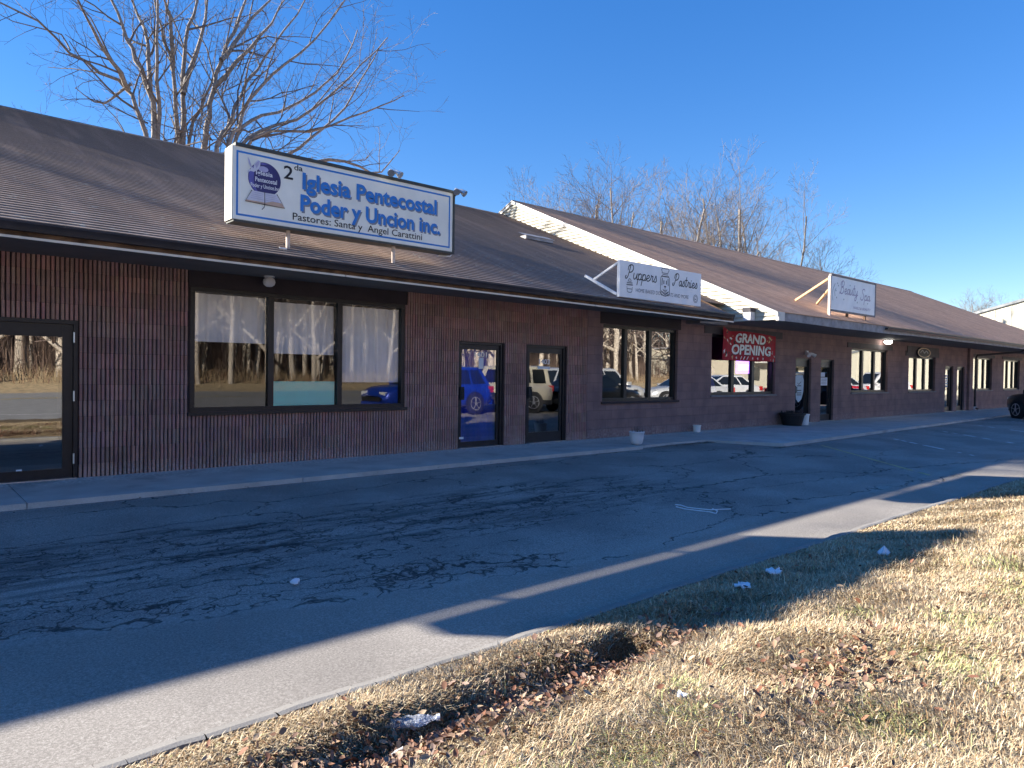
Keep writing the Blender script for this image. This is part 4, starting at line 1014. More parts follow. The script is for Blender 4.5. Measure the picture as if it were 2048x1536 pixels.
# plaque over the fifth window (oval emblem board)
t = empty('wall_sign', (31.0, -0.02, 2.3), 'dark board with an oval emblem plaque above the window with the red reflection', 'sign')
a = MB(); a.box(29.35, 32.75, -.035, -.019, 2.39, 2.66); a.build('board', MT['hdr'], t)
a = MB(); a.mat(MT['plastic_black']); a.lathe((30.95,-.085,2.43), [(.72,.0),(.72,.045)], 32, 'y', .30); a.mat(MT['gold'])
for k in range(32):
    q0, q1 = 2*math.pi*k/32, 2*math.pi*(k+1)/32
    a.quad((30.95+.68*math.cos(q0),-.087,2.43+.19*math.sin(q0)),(30.95+.68*math.cos(q1),-.087,2.43+.19*math.sin(q1)),(30.95+.62*math.cos(q1),-.087,2.43+.165*math.sin(q1)),(30.95+.62*math.cos(q0),-.087,2.43+.165*math.sin(q0)))
a.mat(MT['shadowink']); a.stroke([(30.55,2.43),(30.75,2.52),(30.95,2.42),(31.15,2.50),(31.35,2.42)], .045, -.088); a.build('plaque', None, t)

# ---- grand opening banner
def banner():
    t = empty('banner', (17.6, -0.1, 2.2), 'red grand opening banner hung across the top of the third window', 'banner')
    x0, x1, z0, z1 = 16.45, 19.2, 1.83, 2.62; a = MB(); nx_, nz_ = 34, 12
    def P(u, v):
        x = x0+(x1-x0)*u; sag = 0.10*math.sin(math.pi*u)*0.0-0.14*abs(u-.42)**1.4*(v)
        z = z0+(z1-z0)*v+sag*1.0+(0.12*max(0, .12-u)/.12*v)
        y = -0.10-.012*math.sin(u*17+v*2)*(.3+.7*v)-.008*math.sin(u*31)
        return (x, y, z)
    a.mat(MT['red'])
    for i in range(nx_):
        for j in range(nz_):
            a.quad(P(i/nx_, j/nz_), P((i+1)/nx_, j/nz_), P((i+1)/nx_, (j+1)/nz_), P(i/nx_, (j+1)/nz_))
    cl = a.build('cloth', None, t, smooth=True)
    l = MB(); Y = -.128
    def wob(vs, n0):   # wrap print over the same sag
        for i in range(n0, len(l.v)):
            x, y, z = l.v[i]; u = (x-x0)/(x1-x0); v = (z-z0)/(z1-z0); q = P(min(max(u, 0), 1), min(max(v, 0), 1)); l.v[i] = (x, q[1]+(y+.10)-.003, q[2]+(z-(z0+(z1-z0)*min(max(v, 0), 1))))
    def put(fn): n0 = len(l.v); fn(); wob(None, n0)
    rr = random.Random(5)
    for (m_, n_, xr, zr) in (('ink', 9, (x0+.02, x0+.6), (z0+.02, z1-.05)), ('gold', 8, (x0+.05, x0+.65), (z0+.05, z1-.02)), ('ink', 6, (x1-.45, x1-.05), (z0+.05, z1-.1)), ('green', 8, (x1-.4, x1-.05), (z0, z0+.3)), ('whiteprint', 5, (x0+.02, x0+.4), (z0+.03, z1-.1)), ('gold', 6, (x1-.5, x1-.08), (z1-.35, z1-.05))):
        l.mat(MT[m_])
        for k in range(n_):
            x, z = rr.uniform(*xr), rr.uniform(*zr); s_ = rr.uniform(.03, .085); an = rr.uniform(0, 3.1)
            put(lambda: l.poly([(x+s_*math.cos(an+q)*(1 if i_ % 2 else .45), -.102-.0002*k, z+s_*math.sin(an+q)*(1 if i_ % 2 else .45)) for i_, q in enumerate((0, 1.57, 3.14, 4.71))]))
    l.build('confetti', None, cl); l = MB()
    for dx, dz, yy, m_ in ((.02, -.02, -.106, 'ink'), (0, 0, -.109, 'whiteprint')):
        l.mat(MT[m_])
        put(lambda: l.text('GRAND', 17.05+dx, 18.62+dx, 2.31+dz, .255, yy, .035, .12)); put(lambda: l.text('OPENING', 16.88+dx, 18.90+dx, 1.99+dz, .275, yy, .035, .08))
    l.build('lettering', None, cl); l = MB()
    l.mat(MT['whiteprint'])
    for k, x in enumerate((17.1, 17.35, 17.5, 17.65, 17.95, 18.2, 18.5)):
        put(lambda: l.stroke([(x-.03,1.865),(x+.03,1.935)], .03, -.109, False) if k in (1, 2, 3) else l.poly([(x+(.05 if i_ % 2 else .02)*math.cos(i_*math.pi/5), -.109, 1.90+(.05 if i_ % 2 else .02)*math.sin(i_*math.pi/5)) for i_ in range(10)]))
    l.build('star_row', None, cl)
banner()
# neon in the third window, items inside it
t = empty('neon_sign', (18.4, 0.45, 1.65), 'glowing purple and pink open sign behind the third window', 'sign')
a = MB(); a.box(18.05, 18.72, .44, .47, 1.48, 1.84); a.build('panel', MT['purple'], t)
a = MB(); a.text('OPEN', 18.12, 18.65, 1.57, .17, .432, .02); a.build('lettering', MT['pink'], t)
p_ = onY(1440, 745, .5)
t = empty('garment_display', (16.75, .5, .0), 'violet garment on a white stand inside the left of the third window', 'garment')
a = MB(); a.tube([(16.75,.5,0.01),(16.75,.5,1.55)], .02, 6); a.build('stand', MT['white_metal'], t)
a = MB(); a.lathe((16.75,.5,.95), [(.22,.0),(.16,.2),(.11,.4),(.15,.55),(.13,.66),(.04,.72)], 14); a.build('garment', pm('violet_fabric', (0.16, 0.12, 0.62), 0.7, 0.2, 8), t)

# curtains behind the big window and the church door
def sheet(name, x0, x1, z0, z1, y, m, label, amp=.02, k=26, group=None, cat='curtain', seed=0, wav=0.0):
    a = MB(); n = max(8, int((x1-x0)*60)); r_ = random.Random(seed); ph = r_.uniform(0, 6)
    f = lambda x: y+amp*math.sin(k*x+ph+1.5*math.sin(x*3))+amp*.5*math.sin(k*2.3*x+1)
    nz_ = 6
    for i in range(n):
        xa, xb = x0+(x1-x0)*i/n, x0+(x1-x0)*(i+1)/n
        for j in range(nz_):
            za, zb = z0+(z1-z0)*j/nz_, z0+(z1-z0)*(j+1)/nz_
            a.quad((xa,f(xa)+.01*math.sin(za*3),za),(xb,f(xb)+.01*math.sin(za*3),za),(xb,f(xb)+.01*math.sin(zb*3),zb),(xa,f(xa)+.01*math.sin(zb*3),zb))
    return tag(a.build(name, m, None, smooth=True), label, cat, group)
gC = 'white curtains in the church window'
sheet('curtain', 3.22, 4.33, 1.80, 2.49, .155, MT['curtain'], 'white curtain behind the left pane of the big window', .018, 22, gC, seed=1)
sheet('curtain', 4.40, 5.46, 1.66, 2.45, .16, MT['curtain'], 'white curtain behind the middle pane above the teal panel', .02, 25, gC, seed=2)
sheet('curtain', 5.53, 6.68, 1.22, 2.47, .155, MT['curtain'], 'longer white curtain behind the right pane of the big window', .02, 24, gC, seed=3)
a = MB(); a.box(4.42, 5.45, .10, .11, .86, 1.235); tag(a.build('teal_panel', MT['teal']), 'bright teal panel in the bottom of the middle window pane', 'panel')
sheet('curtain', 7.98, 8.90, .10, 1.86, .17, MT['bluecurtain'], 'royal blue curtain behind the glass of the church door', .025, 20, None, seed=4)
# papers, decals and numbers on the doors
def decal(name, label, cat, fn):
    a = MB(); fn(a); return tag(a.build(name, None), label, cat)
decal('door_number', 'white number on the glass of the door with the blue curtain', 'number', lambda a: (a.mat(MT['whiteprint']), a.text('1401', 8.32, 8.62, 1.70, .10, .086, .02)))
decal('door_number', 'white number on the glass of the second door', 'number', lambda a: (a.mat(MT['whiteprint']), a.text('1403', 10.0, 10.30, 1.60, .10, .086, .015), a.mat(MT['paper']), a.flat([(9.96,1.50),(10.30,1.50),(10.30,1.55),(9.96,1.55)], .086)))
decal('paper_notice', 'tall white paper notice taped to the blue curtained door', 'notice', lambda a: (a.mat(MT['paper']), a.flat([(8.42,1.48),(8.54,1.48),(8.54,1.69),(8.42,1.69)], .087)))
decal('sticker', 'small white sticker low on the blue curtained door', 'sticker', lambda a: (a.mat(MT['paper']), a.flat([(7.965,.17),(8.07,.17),(8.07,.21),(7.965,.21)], .065)))
decal('sticker', 'small white sticker at the foot of the leftmost black door', 'sticker', lambda a: (a.mat(MT['paper']), a.flat([(1.19,.135),(1.25,.135),(1.25,.155),(1.19,.155)], .006)))
def oval(a):
    a.mat(MT['dec']); a.flat([(20.80+.0,1.42),(20.78,1.15),(20.86,.95),(20.90,.72),(21.05,.62),(21.25,.72),(21.36,.95),(21.38,1.3),(21.30,1.46),(20.95,1.46)], .116)
    a.mat(MT['ink'])
    for z, w_ in ((1.12, .26), (.98, .3), (.90, .3), (.84, .3)): a.flat([(21.08-w_/2,z),(21.08+w_/2,z),(21.08+w_/2,z+.025),(21.08-w_/2,z+.025)], .114)
    a.stroke([(20.98,1.22),(21.06,1.18),(21.2,1.26)], .02, .114)
decal('door_decal', 'pale oval decal with dark lines on the door beside the black planter', 'decal', oval)
def sheets(a):
    a.mat(MT['paper']); a.flat([(22.48,1.14),(22.98,1.14),(22.98,1.40),(22.48,1.40)], .116); a.flat([(22.50,1.42),(22.80,1.42),(22.80,1.56),(22.50,1.56)], .116)
    a.mat(MT['greyink'])
    for k in range(4): a.flat([(22.54,1.19+.05*k),(22.92,1.19+.05*k),(22.92,1.20+.05*k),(22.54,1.20+.05*k)], .114)
decal('paper_notice', 'pair of white notices on the fourth door', 'notice', sheets)
decal('paper_notice', 'tall striped notice on the first of the far pair of doors', 'notice', lambda a: (a.mat(MT['paper']), [a.flat([(34.0,1.05+.11*k),(34.38,1.05+.11*k),(34.38,1.13+.11*k),(34.0,1.13+.11*k)], .116) for k in range(5)]))

# pots and buckets on the sidewalk
t = empty('flower_pot', (11.42, -1.32, 0.0), 'white flower pot with dead stems at the edge of the sidewalk', 'pot')
a = MB(); a.lathe((0,0,0), [(.001,.0),(.085,.0),(.115,.03),(.135,.10),(.145,.18),(.15,.235),(.16,.24),(.16,.262),(.145,.262),(.14,.235),(.001,.232)], 24); a.build('pot', MT['pot'], t, True, True)
a = MB(); r_ = random.Random(3)
for k in range(26):
    an, ln = r_.uniform(0, 6.28), r_.uniform(.04, .13); rr_ = r_.uniform(0, .11); a.tube([(rr_*math.cos(an),rr_*math.sin(an),.22),(rr_*1.3*math.cos(an),rr_*1.3*math.sin(an),.24+ln)], [.005,.002], 4)
a.build('dead_stems', MT['twig_brown'], t, True)
t = empty('bucket', (15.2, -0.20, 0.0), 'small white plastic tub standing against the brown wall', 'tub', 'white tubs along the wall')
a = MB(); a.lathe((0,0,0), [(.001,0),(.085,0),(.095,.15),(.105,.155),(.105,.17),(.09,.17),(.085,.03),(.001,.03)], 18); a.build('tub', MT['pvc'], t, True)
t = empty('bucket', (20.3, -0.42, 0.0), 'white bucket beside the black planter at the door', 'bucket', 'white tubs along the wall')
a = MB(); a.lathe((0,0,0), [(.001,0),(.15,0),(.17,.28),(.185,.285),(.185,.32),(.16,.32),(.15,.04),(.001,.04)], 20); a.build('tub', MT['pvc'], t, True)
a = MB(); a.tube([(.185*math.cos(q),-.19*math.sin(q)*.3-.02,.30-.16*math.sin(q)) for q in np.linspace(0, math.pi, 10)], .006, 5); a.build('handle', MT['steel'], t, True)
t = empty('planter', (19.75, -0.36, 0.0), 'wide black planter against the wall left of the white bucket', 'planter')
a = MB(); a.lathe((0,0,0), [(.001,0),(.26,0),(.34,.30),(.37,.31),(.37,.36),(.32,.36),(.30,.30),(.001,.29)], 22); a.build('pot', MT['blackpot'], t, True)
a = MB(); r_ = random.Random(8)
for k in range(260):
    an, rr_ = r_.uniform(0, 6.28), r_.uniform(0, .34); ln = r_.uniform(.04, .14); x, y = rr_*math.cos(an), rr_*math.sin(an)
    a.tube([(x,y,.28),(x+r_.uniform(-.05,.05),y+r_.uniform(-.05,.05),.30+ln)], [.012,.004], 4)
a.build('dead_plant', MT['plastic_black'], t, True)

# litter
def lz(x, y): return float(hlawn(x, y))
bp = onZ(822, 1450, -.14); 
t = empty('plastic_bottle', (bp.x, bp.y, lz(bp.x, bp.y)+.045), 'crushed clear plastic bottle lying among the leaves in the gully', 'bottle'); t.rotation_euler = (R(8), R(-4), R(-30))
a = MB(); r_ = random.Random(2); prof = [(.001,-.10),(.026,-.10),(.033,-.085),(.034,-.05),(.030,-.03),(.034,-.01),(.031,.01),(.034,.035),(.030,.06),(.016,.085),(.012,.10),(.012,.115),(.001,.115)]
n0 = len(a.v); a.lathe((0,0,0), prof, 16, 'x', .62)
a.v = [(x+r_.uniform(-.002,.002), y+r_.uniform(-.003,.003), z+r_.uniform(-.003,.003)) for x, y, z in a.v]; a.build('body', MT['bottle'], t, True)
a = MB(); a.lathe((.112,0,0), [(.015,0),(.015,.016),(.001,.017)], 12, 'x'); a.build('cap', MT['paper'], t, True)
bp = onZ(787, 1498, -.12)
t = empty('crushed_cup', (bp.x, bp.y, lz(bp.x, bp.y)+.035), 'crumpled pale cup in the leaves below the clear bottle', 'cup'); t.rotation_euler = (R(70), R(20), R(60))
a = MB(); a.lathe((0,0,0), [(.022,-.045),(.027,-.02),(.026,.0),(.032,.02),(.034,.045),(.036,.048)], 14, 'z', .6); a.v = [(x+r_.uniform(-.005,.005), y+r_.uniform(-.005,.005), z+r_.uniform(-.005,.005)) for x, y, z in a.v]; a.build('cup', MT['tin'], t, True)
def scrap(name, px, py, r, label, cat, m, seed, group=None, flat=.25):
    q = onZ(px, py, -.07); z = lz(q.x, q.y) if q.y < -7.44 else zasph(q.y)
    q = onZ(px, py, z+.03); r_ = random.Random(seed); a = MB(); n = 15; ring = []
    for k in range(n):
        an = 2*math.pi*k/n; rr = r*r_.uniform(.65, 1.1); ring.append((q.x+rr*math.cos(an), q.y+rr*math.sin(an)*.8, z+.035+r_.uniform(-.008, .012)))
    c0 = len(a.v); a.v += [(q.x, q.y, z+.035+r*flat)]+ring+[(x, y, zz-.012) for x, y, zz in ring]
    for k in range(n):
        k2 = (k+1) % n; a.face((c0, c0+1+k, c0+1+k2)); a.face((c0+1+k, c0+1+n+k, c0+1+n+k2, c0+1+k2))
    a.face([c0+1+n+k for k in reversed(range(n))]); return tag(a.build(name, m), label, cat, group)
scrap('foam_plate', 1487, 1170, .075, 'torn white foam plate on shaded grass, nearer the camera', 'plate', MT['plate'], 1, 'foam plates on the grass', .05)
scrap('foam_plate', 1548, 1142, .08, 'torn white foam plate on shaded grass, closer to the kerb', 'plate', MT['plate'], 2, 'foam plates on the grass', .05)
scrap('tissue', 1768, 1106, .06, 'crumpled white tissue at the edge of the shadow on the lawn', 'tissue', MT['paper'], 3, None, 1.0)
scrap('paper_scrap', 1365, 1391, .035, 'small white paper scrap lying in the sunny grass', 'paper', MT['paper'], 4)
scrap('paper_scrap', 590, 1163, .04, 'pale crumpled scrap on the shaded asphalt', 'paper', MT['paper'], 5, None, .5)
scrap('paper_scrap', 920, 1393, .03, 'tiny white scrap on the lawn above the green tuft', 'paper', MT['paper'], 6)
# loop of white string on the asphalt
a = MB(); pts = [(1350,1010),(1362,1011),(1375,1015),(1395,1017),(1420,1019),(1440,1018),(1461,1017)]
def rp(q): v = onZ(q[0], q[1], -.13); return (v.x, v.y, zasph(v.y)+.008)
a.tube([rp(q) for q in pts], .006, 5); a.tube([rp(q) for q in [(1352,1014),(1370,1018),(1398,1021),(1420,1023),(1432,1026),(1435,1021),(1425,1017)]], .006, 5)
tag(a.build('string', MT['whiteprint']), 'loose loop of white string lying on the shaded asphalt', 'string')
# little debris along the sidewalk edge
r_ = random.Random(21); V, F = [], []
for k in range(900):
    x = r_.gauss(13.3, .8) if k < 600 else r_.uniform(0, 30); ed = -1.52 if x < 13.8 else -2.9
    if x > 14.4: ed = -2.95+(x-14.4)*.03
    y = ed-abs(r_.gauss(0, .10))-.02; s_ = r_.uniform(.006, .022); an = r_.uniform(0, 6.28); z = zasph(y)+.004+r_.uniform(0, .015); b = len(V)
    for i_ in range(4): V.append((x+s_*math.cos(an+1.57*i_)*(1 if i_ % 2 else .5), y+s_*math.sin(an+1.57*i_)*(1 if i_ % 2 else .5), z+r_.uniform(0, .012)))
    F.append((b, b+1, b+2, b+3))
V, F = np.array(V), np.array(F); cc = np.array([[.10,.075,.05],[.2,.14,.08],[.05,.04,.03]])[np.random.RandomState(1).randint(0, 3, len(F))]
tag(np_mesh('leaf_debris', V, F, cc, MT['leaf']), 'dead leaf debris gathered along the sidewalk edge', None, None, 'stuff')

# ================================================================== TREES
def grow(T, K, p, d, r, L, lev, rng, P):
    """T trunk mesh, K crown mesh; recursive limb"""
    n = max(2, int(L/P['seg'](lev))); pts = [p]; rad = [r]; dirs = [d]; st = L/n
    end = r*(0.5 if lev == 0 else 0.35)
    for i in range(n):
        wv = P['wob']*(1+0.5*lev)
        d = (d+Vector((rng.gauss(0, wv), rng.gauss(0, wv), rng.gauss(0, wv)+P['up']))).normalized()
        p = p+d*st; pts.append(p); dirs.append(d); rad.append(max(P['rmin'], r+(end-r)*(i+1)/n))
    limb(T, K, pts, rad, dirs, lev, L, rng, P)
def limb(T, K, pts, rad, dirs, lev, L, rng, P):
    r = rad[0]; sides = 8 if r > .09 else 6 if r > .04 else 4 if r > .016 else 3
    (T if lev == 0 or r > P.get('rt', .05) else K).tube(pts, rad, sides, False)
    if lev >= P['lev']: return
    n = len(pts)-1; m = P['kids'][lev]; m = max(1, int(m*min(1.3, L/P['ref'][lev])+rng.random()))
    az = rng.uniform(0, 6.28)
    for k in range(m):
        t = P['t0'][lev]+(1-P['t0'][lev])*(k+rng.random()*.9)/m; f = min(t, .999)*n; i = int(f); fr = f-i
        q = pts[i].lerp(pts[i+1], fr); rr = rad[i]+(rad[i+1]-rad[i])*fr; d = dirs[min(i+1, n)]
        az += 2.4+rng.uniform(-.6, .6); u = d.orthogonal().normalized(); v = d.cross(u)
        a = R(rng.uniform(*P['ang'])); nd = (d*math.cos(a)+(u*math.cos(az)+v*math.sin(az))*math.sin(a)).normalized()
        ln = P['len'][lev]*rng.uniform(.6, 1.15)*(1.0-.45*t); ln = min(ln, L*.8)
        grow(T, K, q, nd, max(P['rmin'], min(rr*.68, rr*rng.uniform(.45, .7)*P.get('thin', 1))), ln, lev+1, rng, P)
def ground_at(x, y): return -0.3
# -- the big many-stemmed tree behind the church roof; limbs run through hand-set points
PBIG = dict(seg=lambda l: (.8, .5, .35, .25, .2)[l], wob=.085, up=.03, rmin=.0045, lev=4, kids=(7, 5, 4, 2), ref=(8, 4, 2, 1), t0=(.25, .15, .15, .2), ang=(22, 55), len=(4.0, 2.4, 1.25, .6), rt=.045)
def big_tree(label, base, limbs, Y, seed):
    rng = random.Random(seed); T, K = MB(), MB(); bx = onY(base, 300, Y); b0 = Vector((bx.x, Y, -.4))
    t = empty('bare_tree', (b0.x, b0.y, -.3), label, 'tree', 'bare trees behind the shops')
    for spec in limbs:
        r0, dep, pl = spec[0], spec[1], spec[2]; lev0 = spec[3] if len(spec) > 3 else 0
        P3 = []
        for i, (x, y) in enumerate(pl):
            f = i/(len(pl)-1); P3.append(onY(x, y, Y+dep*f))
        if lev0 == 0: P3 = [b0+Vector((rng.uniform(-.2, .2), rng.uniform(-.2, .2), 0)), b0.lerp(P3[0], .55)+Vector((0, 0, .3))]+P3
        # resample smoothly
        Q = [P3[0]]+P3+[P3[-1]]; out = []
        for i in range(1, len(Q)-2):
            k = max(2, int((Q[i+1]-Q[i]).length/.7))
            for j in range(k):
                s = j/k; a_, b_, c_, d_ = Q[i-1], Q[i], Q[i+1], Q[i+2]
                out.append(0.5*((2*b_)+(c_-a_)*s+(2*a_-5*b_+4*c_-d_)*s*s+(3*b_-a_-3*c_+d_)*s**3))
        out.append(P3[-1]); n = len(out)
        out = [q+Vector((rng.gauss(0, .035), rng.gauss(0, .06), rng.gauss(0, .03))) if 0 < i < n-1 else q for i, q in enumerate(out)]
        r0 *= 1.08; rad = [max(.012, r0*(1-.82*(i/(n-1))**1.1)) for i in range(n)]
        dirs = [(out[min(i+1, n-1)]-out[max(i-1, 0)]).normalized() for i in range(n)]
        L = sum((out[i+1]-out[i]).length for i in range(n-1))
        PP = dict(PBIG); PP['t0'] = (.42 if lev0 == 0 else .1, .15, .15, .2)
        T.tube(out, rad, 8, False)
        limb(MB(), K, out, rad, dirs, 0 if lev0 == 0 else 1, L, rng, PP)
    T.build('trunk', MT['bark'], t, smooth=True); K.build('crown', MT['twig'], t)
    return t
big_tree('bare tree with forked trunks leaning left behind the left end of the dark roof', 306, [
    (.13, 1.0, [(292,268),(268,215),(258,180),(200,145),(140,100),(75,45),(0,5)]),
    (.085, -1.5, [(258,180),(240,145),(205,90),(170,35),(140,-30)], 1),
    (.028, 1.5, [(140,100),(120,70),(60,50),(0,30),(-30,10)], 1),
    (.16, 0.6, [(308,272),(306,205),(283,140),(262,100),(245,55),(222,0),(205,-60)]),
    (.15, -1.2, [(316,274),(318,200),(316,120),(318,40),(320,-60)]),
    (.085, 2.0, [(300,180),(296,120),(290,60),(262,0),(245,-40)], 1),
    (.05, 1.0, [(262,168),(225,195),(190,205),(150,175)], 1)], 17.0, 3)
big_tree('tall bare tree with two straight trunks behind the dark roof left of the church sign', 364, [
    (.15, -.6, [(357,280),(352,220),(345,140),(330,80),(318,30),(305,-40)]),
    (.17, .5, [(370,282),(366,200),(370,110),(380,55),(392,0),(400,-60)]),
    (.10, 1.2, [(366,188),(385,130),(400,75),(415,0),(425,-50)], 1),
    (.09, -1.5, [(345,140),(342,100),(342,40),(330,10),(318,-40)], 1),
    (.10, -1.0, [(378,282),(396,230),(412,190),(440,140),(452,90),(470,20)])], 17.6, 7)
big_tree('bare tree with a thick slanting trunk behind the left corner of the church sign', 405, [
    (.16, 0.8, [(407,286),(418,235),(428,175),(442,120),(468,60),(490,0),(505,-50)]),
    (.085, 2.0, [(442,120),(470,85),(500,40),(540,0),(560,-40)], 1),
    (.09, -1.2, [(428,175),(452,150),(500,95),(540,45),(575,-10)], 1)], 16.4, 11)
big_tree('wide bare tree with limbs sweeping right above the church sign', 430, [
    (.13, 1.5, [(432,295),(455,262),(470,215),(495,165),(535,110),(570,60),(610,0)]),
    (.12, -1.0, [(455,300),(475,255),(500,200),(545,150),(600,105),(650,55),(690,0)]),
    (.11, 1.5, [(465,305),(500,240),(560,225),(630,185),(690,120),(715,60)]),
    (.11, .5, [(470,308),(520,262),(590,240),(660,190),(720,130),(775,75)]),
    (.10, -1.0, [(480,312),(540,262),(620,262),(700,235),(760,215),(808,190)]),
    (.10, 2.0, [(500,318),(575,312),(640,260),(690,215),(735,140),(770,80)]),
    (.075, .5, [(600,330),(660,320),(720,330),(760,345),(800,300)], 1)], 15.6, 17)

# -- prototype vase shaped trees, copied with their parts
def proto_tree(name, seed, h, stems, spread, r0, P, bark, twig, label, group):
    rng = random.Random(seed); T, K = MB(), MB(); t = empty(name, (0, 0, 0), label, 'tree', group)
    for k in range(stems):
        az = 2*math.pi*k/stems+rng.uniform(-.5, .5); a = R(spread*rng.uniform(.4, 1.0)) if stems > 1 else R(2)
        d = Vector((math.cos(az)*math.sin(a), math.sin(az)*math.sin(a), math.cos(a)))
        grow(T, K, Vector((.12*math.cos(az), .12*math.sin(az), -.3)), d, r0*rng.uniform(.75, 1.1), h*rng.uniform(.72, 1.0), 0, rng, P)
    T.build('trunk', bark, t, True, True); K.build('crown', twig, t, True); return t
PT = dict(seg=lambda l: (1.2, .8, .5, .35, .3)[l], wob=.05, up=.045, rmin=.0055, lev=4, kids=(10, 7, 6, 4), ref=(12, 5, 2.4, 1.2), t0=(.22, .15, .15, .2), ang=(20, 42), len=(6.0, 3.0, 1.5, .75), thin=.8, rt=.07)
protos = [proto_tree('bare_tree', 31+i, 14+i*.7, st, sp, .145, PT, MT['bark'], MT['twig'], 'tall bare vase shaped tree rising behind the brown roof', 'bare trees behind the shops') for i, (st, sp) in enumerate(((4, 24), (3, 20), (5, 26)))]
used = set()
H0 = [max(v.co.z for ch in p_.children for v in ch.data.vertices) for p_ in protos]
def place_tree(k, px, ptop, Y, h0, label, rz, zb=-.3):
    h0 = H0[k]*.96
    top = onY(px, ptop, Y); s = (top.z-zb)/h0
    o = protos[k] if k not in used else copy_tree(protos[k]); used.add(k)
    o.location = (top.x, Y, zb); o.scale = (s, s, s); o.rotation_euler = (0, 0, rz); o['label'] = label; return o
tr = [(0,1100,345,24,13.6,'slim bare tree behind the peak of the cream gable'),(1,1150,365,22,14.0,'low bushy bare tree just right of the cream gable peak'),(2,1245,305,22,15.2,'widest bare tree in the group behind the brown roof'),
      (1,1205,335,26,14.0,'bare tree at the left of the group behind the brown roof'),(0,1345,322,24,13.6,'bare tree leaning left in the middle of the group behind the brown roof'),(2,1405,322,27,15.2,'bare tree with fine grey crown right of the middle behind the brown roof'),
      (0,1475,310,24,13.6,'tallest bare tree near the right of the group behind the brown roof'),(1,1545,365,25,14.0,'lower bare tree at the right end of the group behind the brown roof'),(0,1640,470,23,13.6,'small lone bare tree behind the left edge of the spa sign'),
      (2,1935,578,16,15.2,'far bare tree left of the pair near the pale metal building'),(0,1958,584,17.5,14.0,'far bare tree in the middle of the group near the pale metal building'),(1,1988,582,16,14.0,'far bare tree right of the pair near the pale metal building')]
for i, (k, px, pt_, Y, h0, lb) in enumerate(tr): place_tree(k, px, pt_, Y, h0, lb, i*1.3)
# trees left of the picture that throw their shade across the dark roof
for i, (x, y, s) in enumerate(((-6.5, 16.2, 1.15), (-11.5, 18.2, 1.2), (-3.2, 14.6, 1.0), (2.0, 24.0, .8))):
    o = copy_tree(protos[i % 3]); o.location = (x, y, -.3); o.scale = (s, s, s); o.rotation_euler = (0, 0, i*2.1)
    o['label'] = ('bare tree behind the shops left of the big tree', 'farthest bare tree behind the left end of the shops', 'bare tree whose shade falls over the left of the dark roof', 'slim bare tree standing behind the big tree')[i]

# ---- the woods across the road (seen in the window glass)
PW = dict(seg=lambda l: (2.0, 1.0, .6, .5)[l], wob=.03, up=.02, rmin=.012, lev=3, kids=(15, 6, 4), ref=(14, 3, 1.5), t0=(.18, .2, .2), ang=(35, 70), len=(4.2, 2.0, 1.0), rt=.08)
LW = 'pale trunked bare tree in the woods across the road, seen reflected in the shop glass'
wp = [proto_tree('woodland_tree', 71+i, 15+i, st, 7, rr, PW, MT['bark_pale'], MT['twig_brown'], LW, 'woods across the road') for i, (st, rr) in enumerate(((1, .23), (1, .17), (2, .16), (1, .28)))]
def zbank(y):
    pr = [(-34,-.02),(-36,.15),(-39,.55),(-44,1.0),(-60,1.8),(-110,3.5)]
    for (a, za), (b, zb) in zip(pr, pr[1:]):
        if a >= y >= b: return za+(zb-za)*(a-y)/(a-b)
    return 0
rng = random.Random(44); spots = []
for i in range(400):
    x = rng.uniform(-8, 95); y = -rng.uniform(37.5, 44) if i < 80 else -rng.uniform(40, 70)
    if x > 70 and y > -52: continue
    if all((x-a)**2+(y-b)**2 > (2.0 if i < 80 else 4.5) for a, b in spots): spots.append((x, y))
    if len(spots) >= 120: break
for i, (x, y) in enumerate(spots):
    k = rng.choice((0, 0, 1, 2, 3, 3)); o = wp[i] if i < 4 else copy_tree(wp[k]); s = rng.uniform(.8, 1.2)
    o.location = (x, y, zbank(y)); o.rotation_euler = (rng.gauss(0, .03), rng.gauss(0, .03), rng.uniform(0, 6.28)); o.scale = (s, s, s*rng.uniform(.95, 1.15))
rs2 = np.random.RandomState(6)
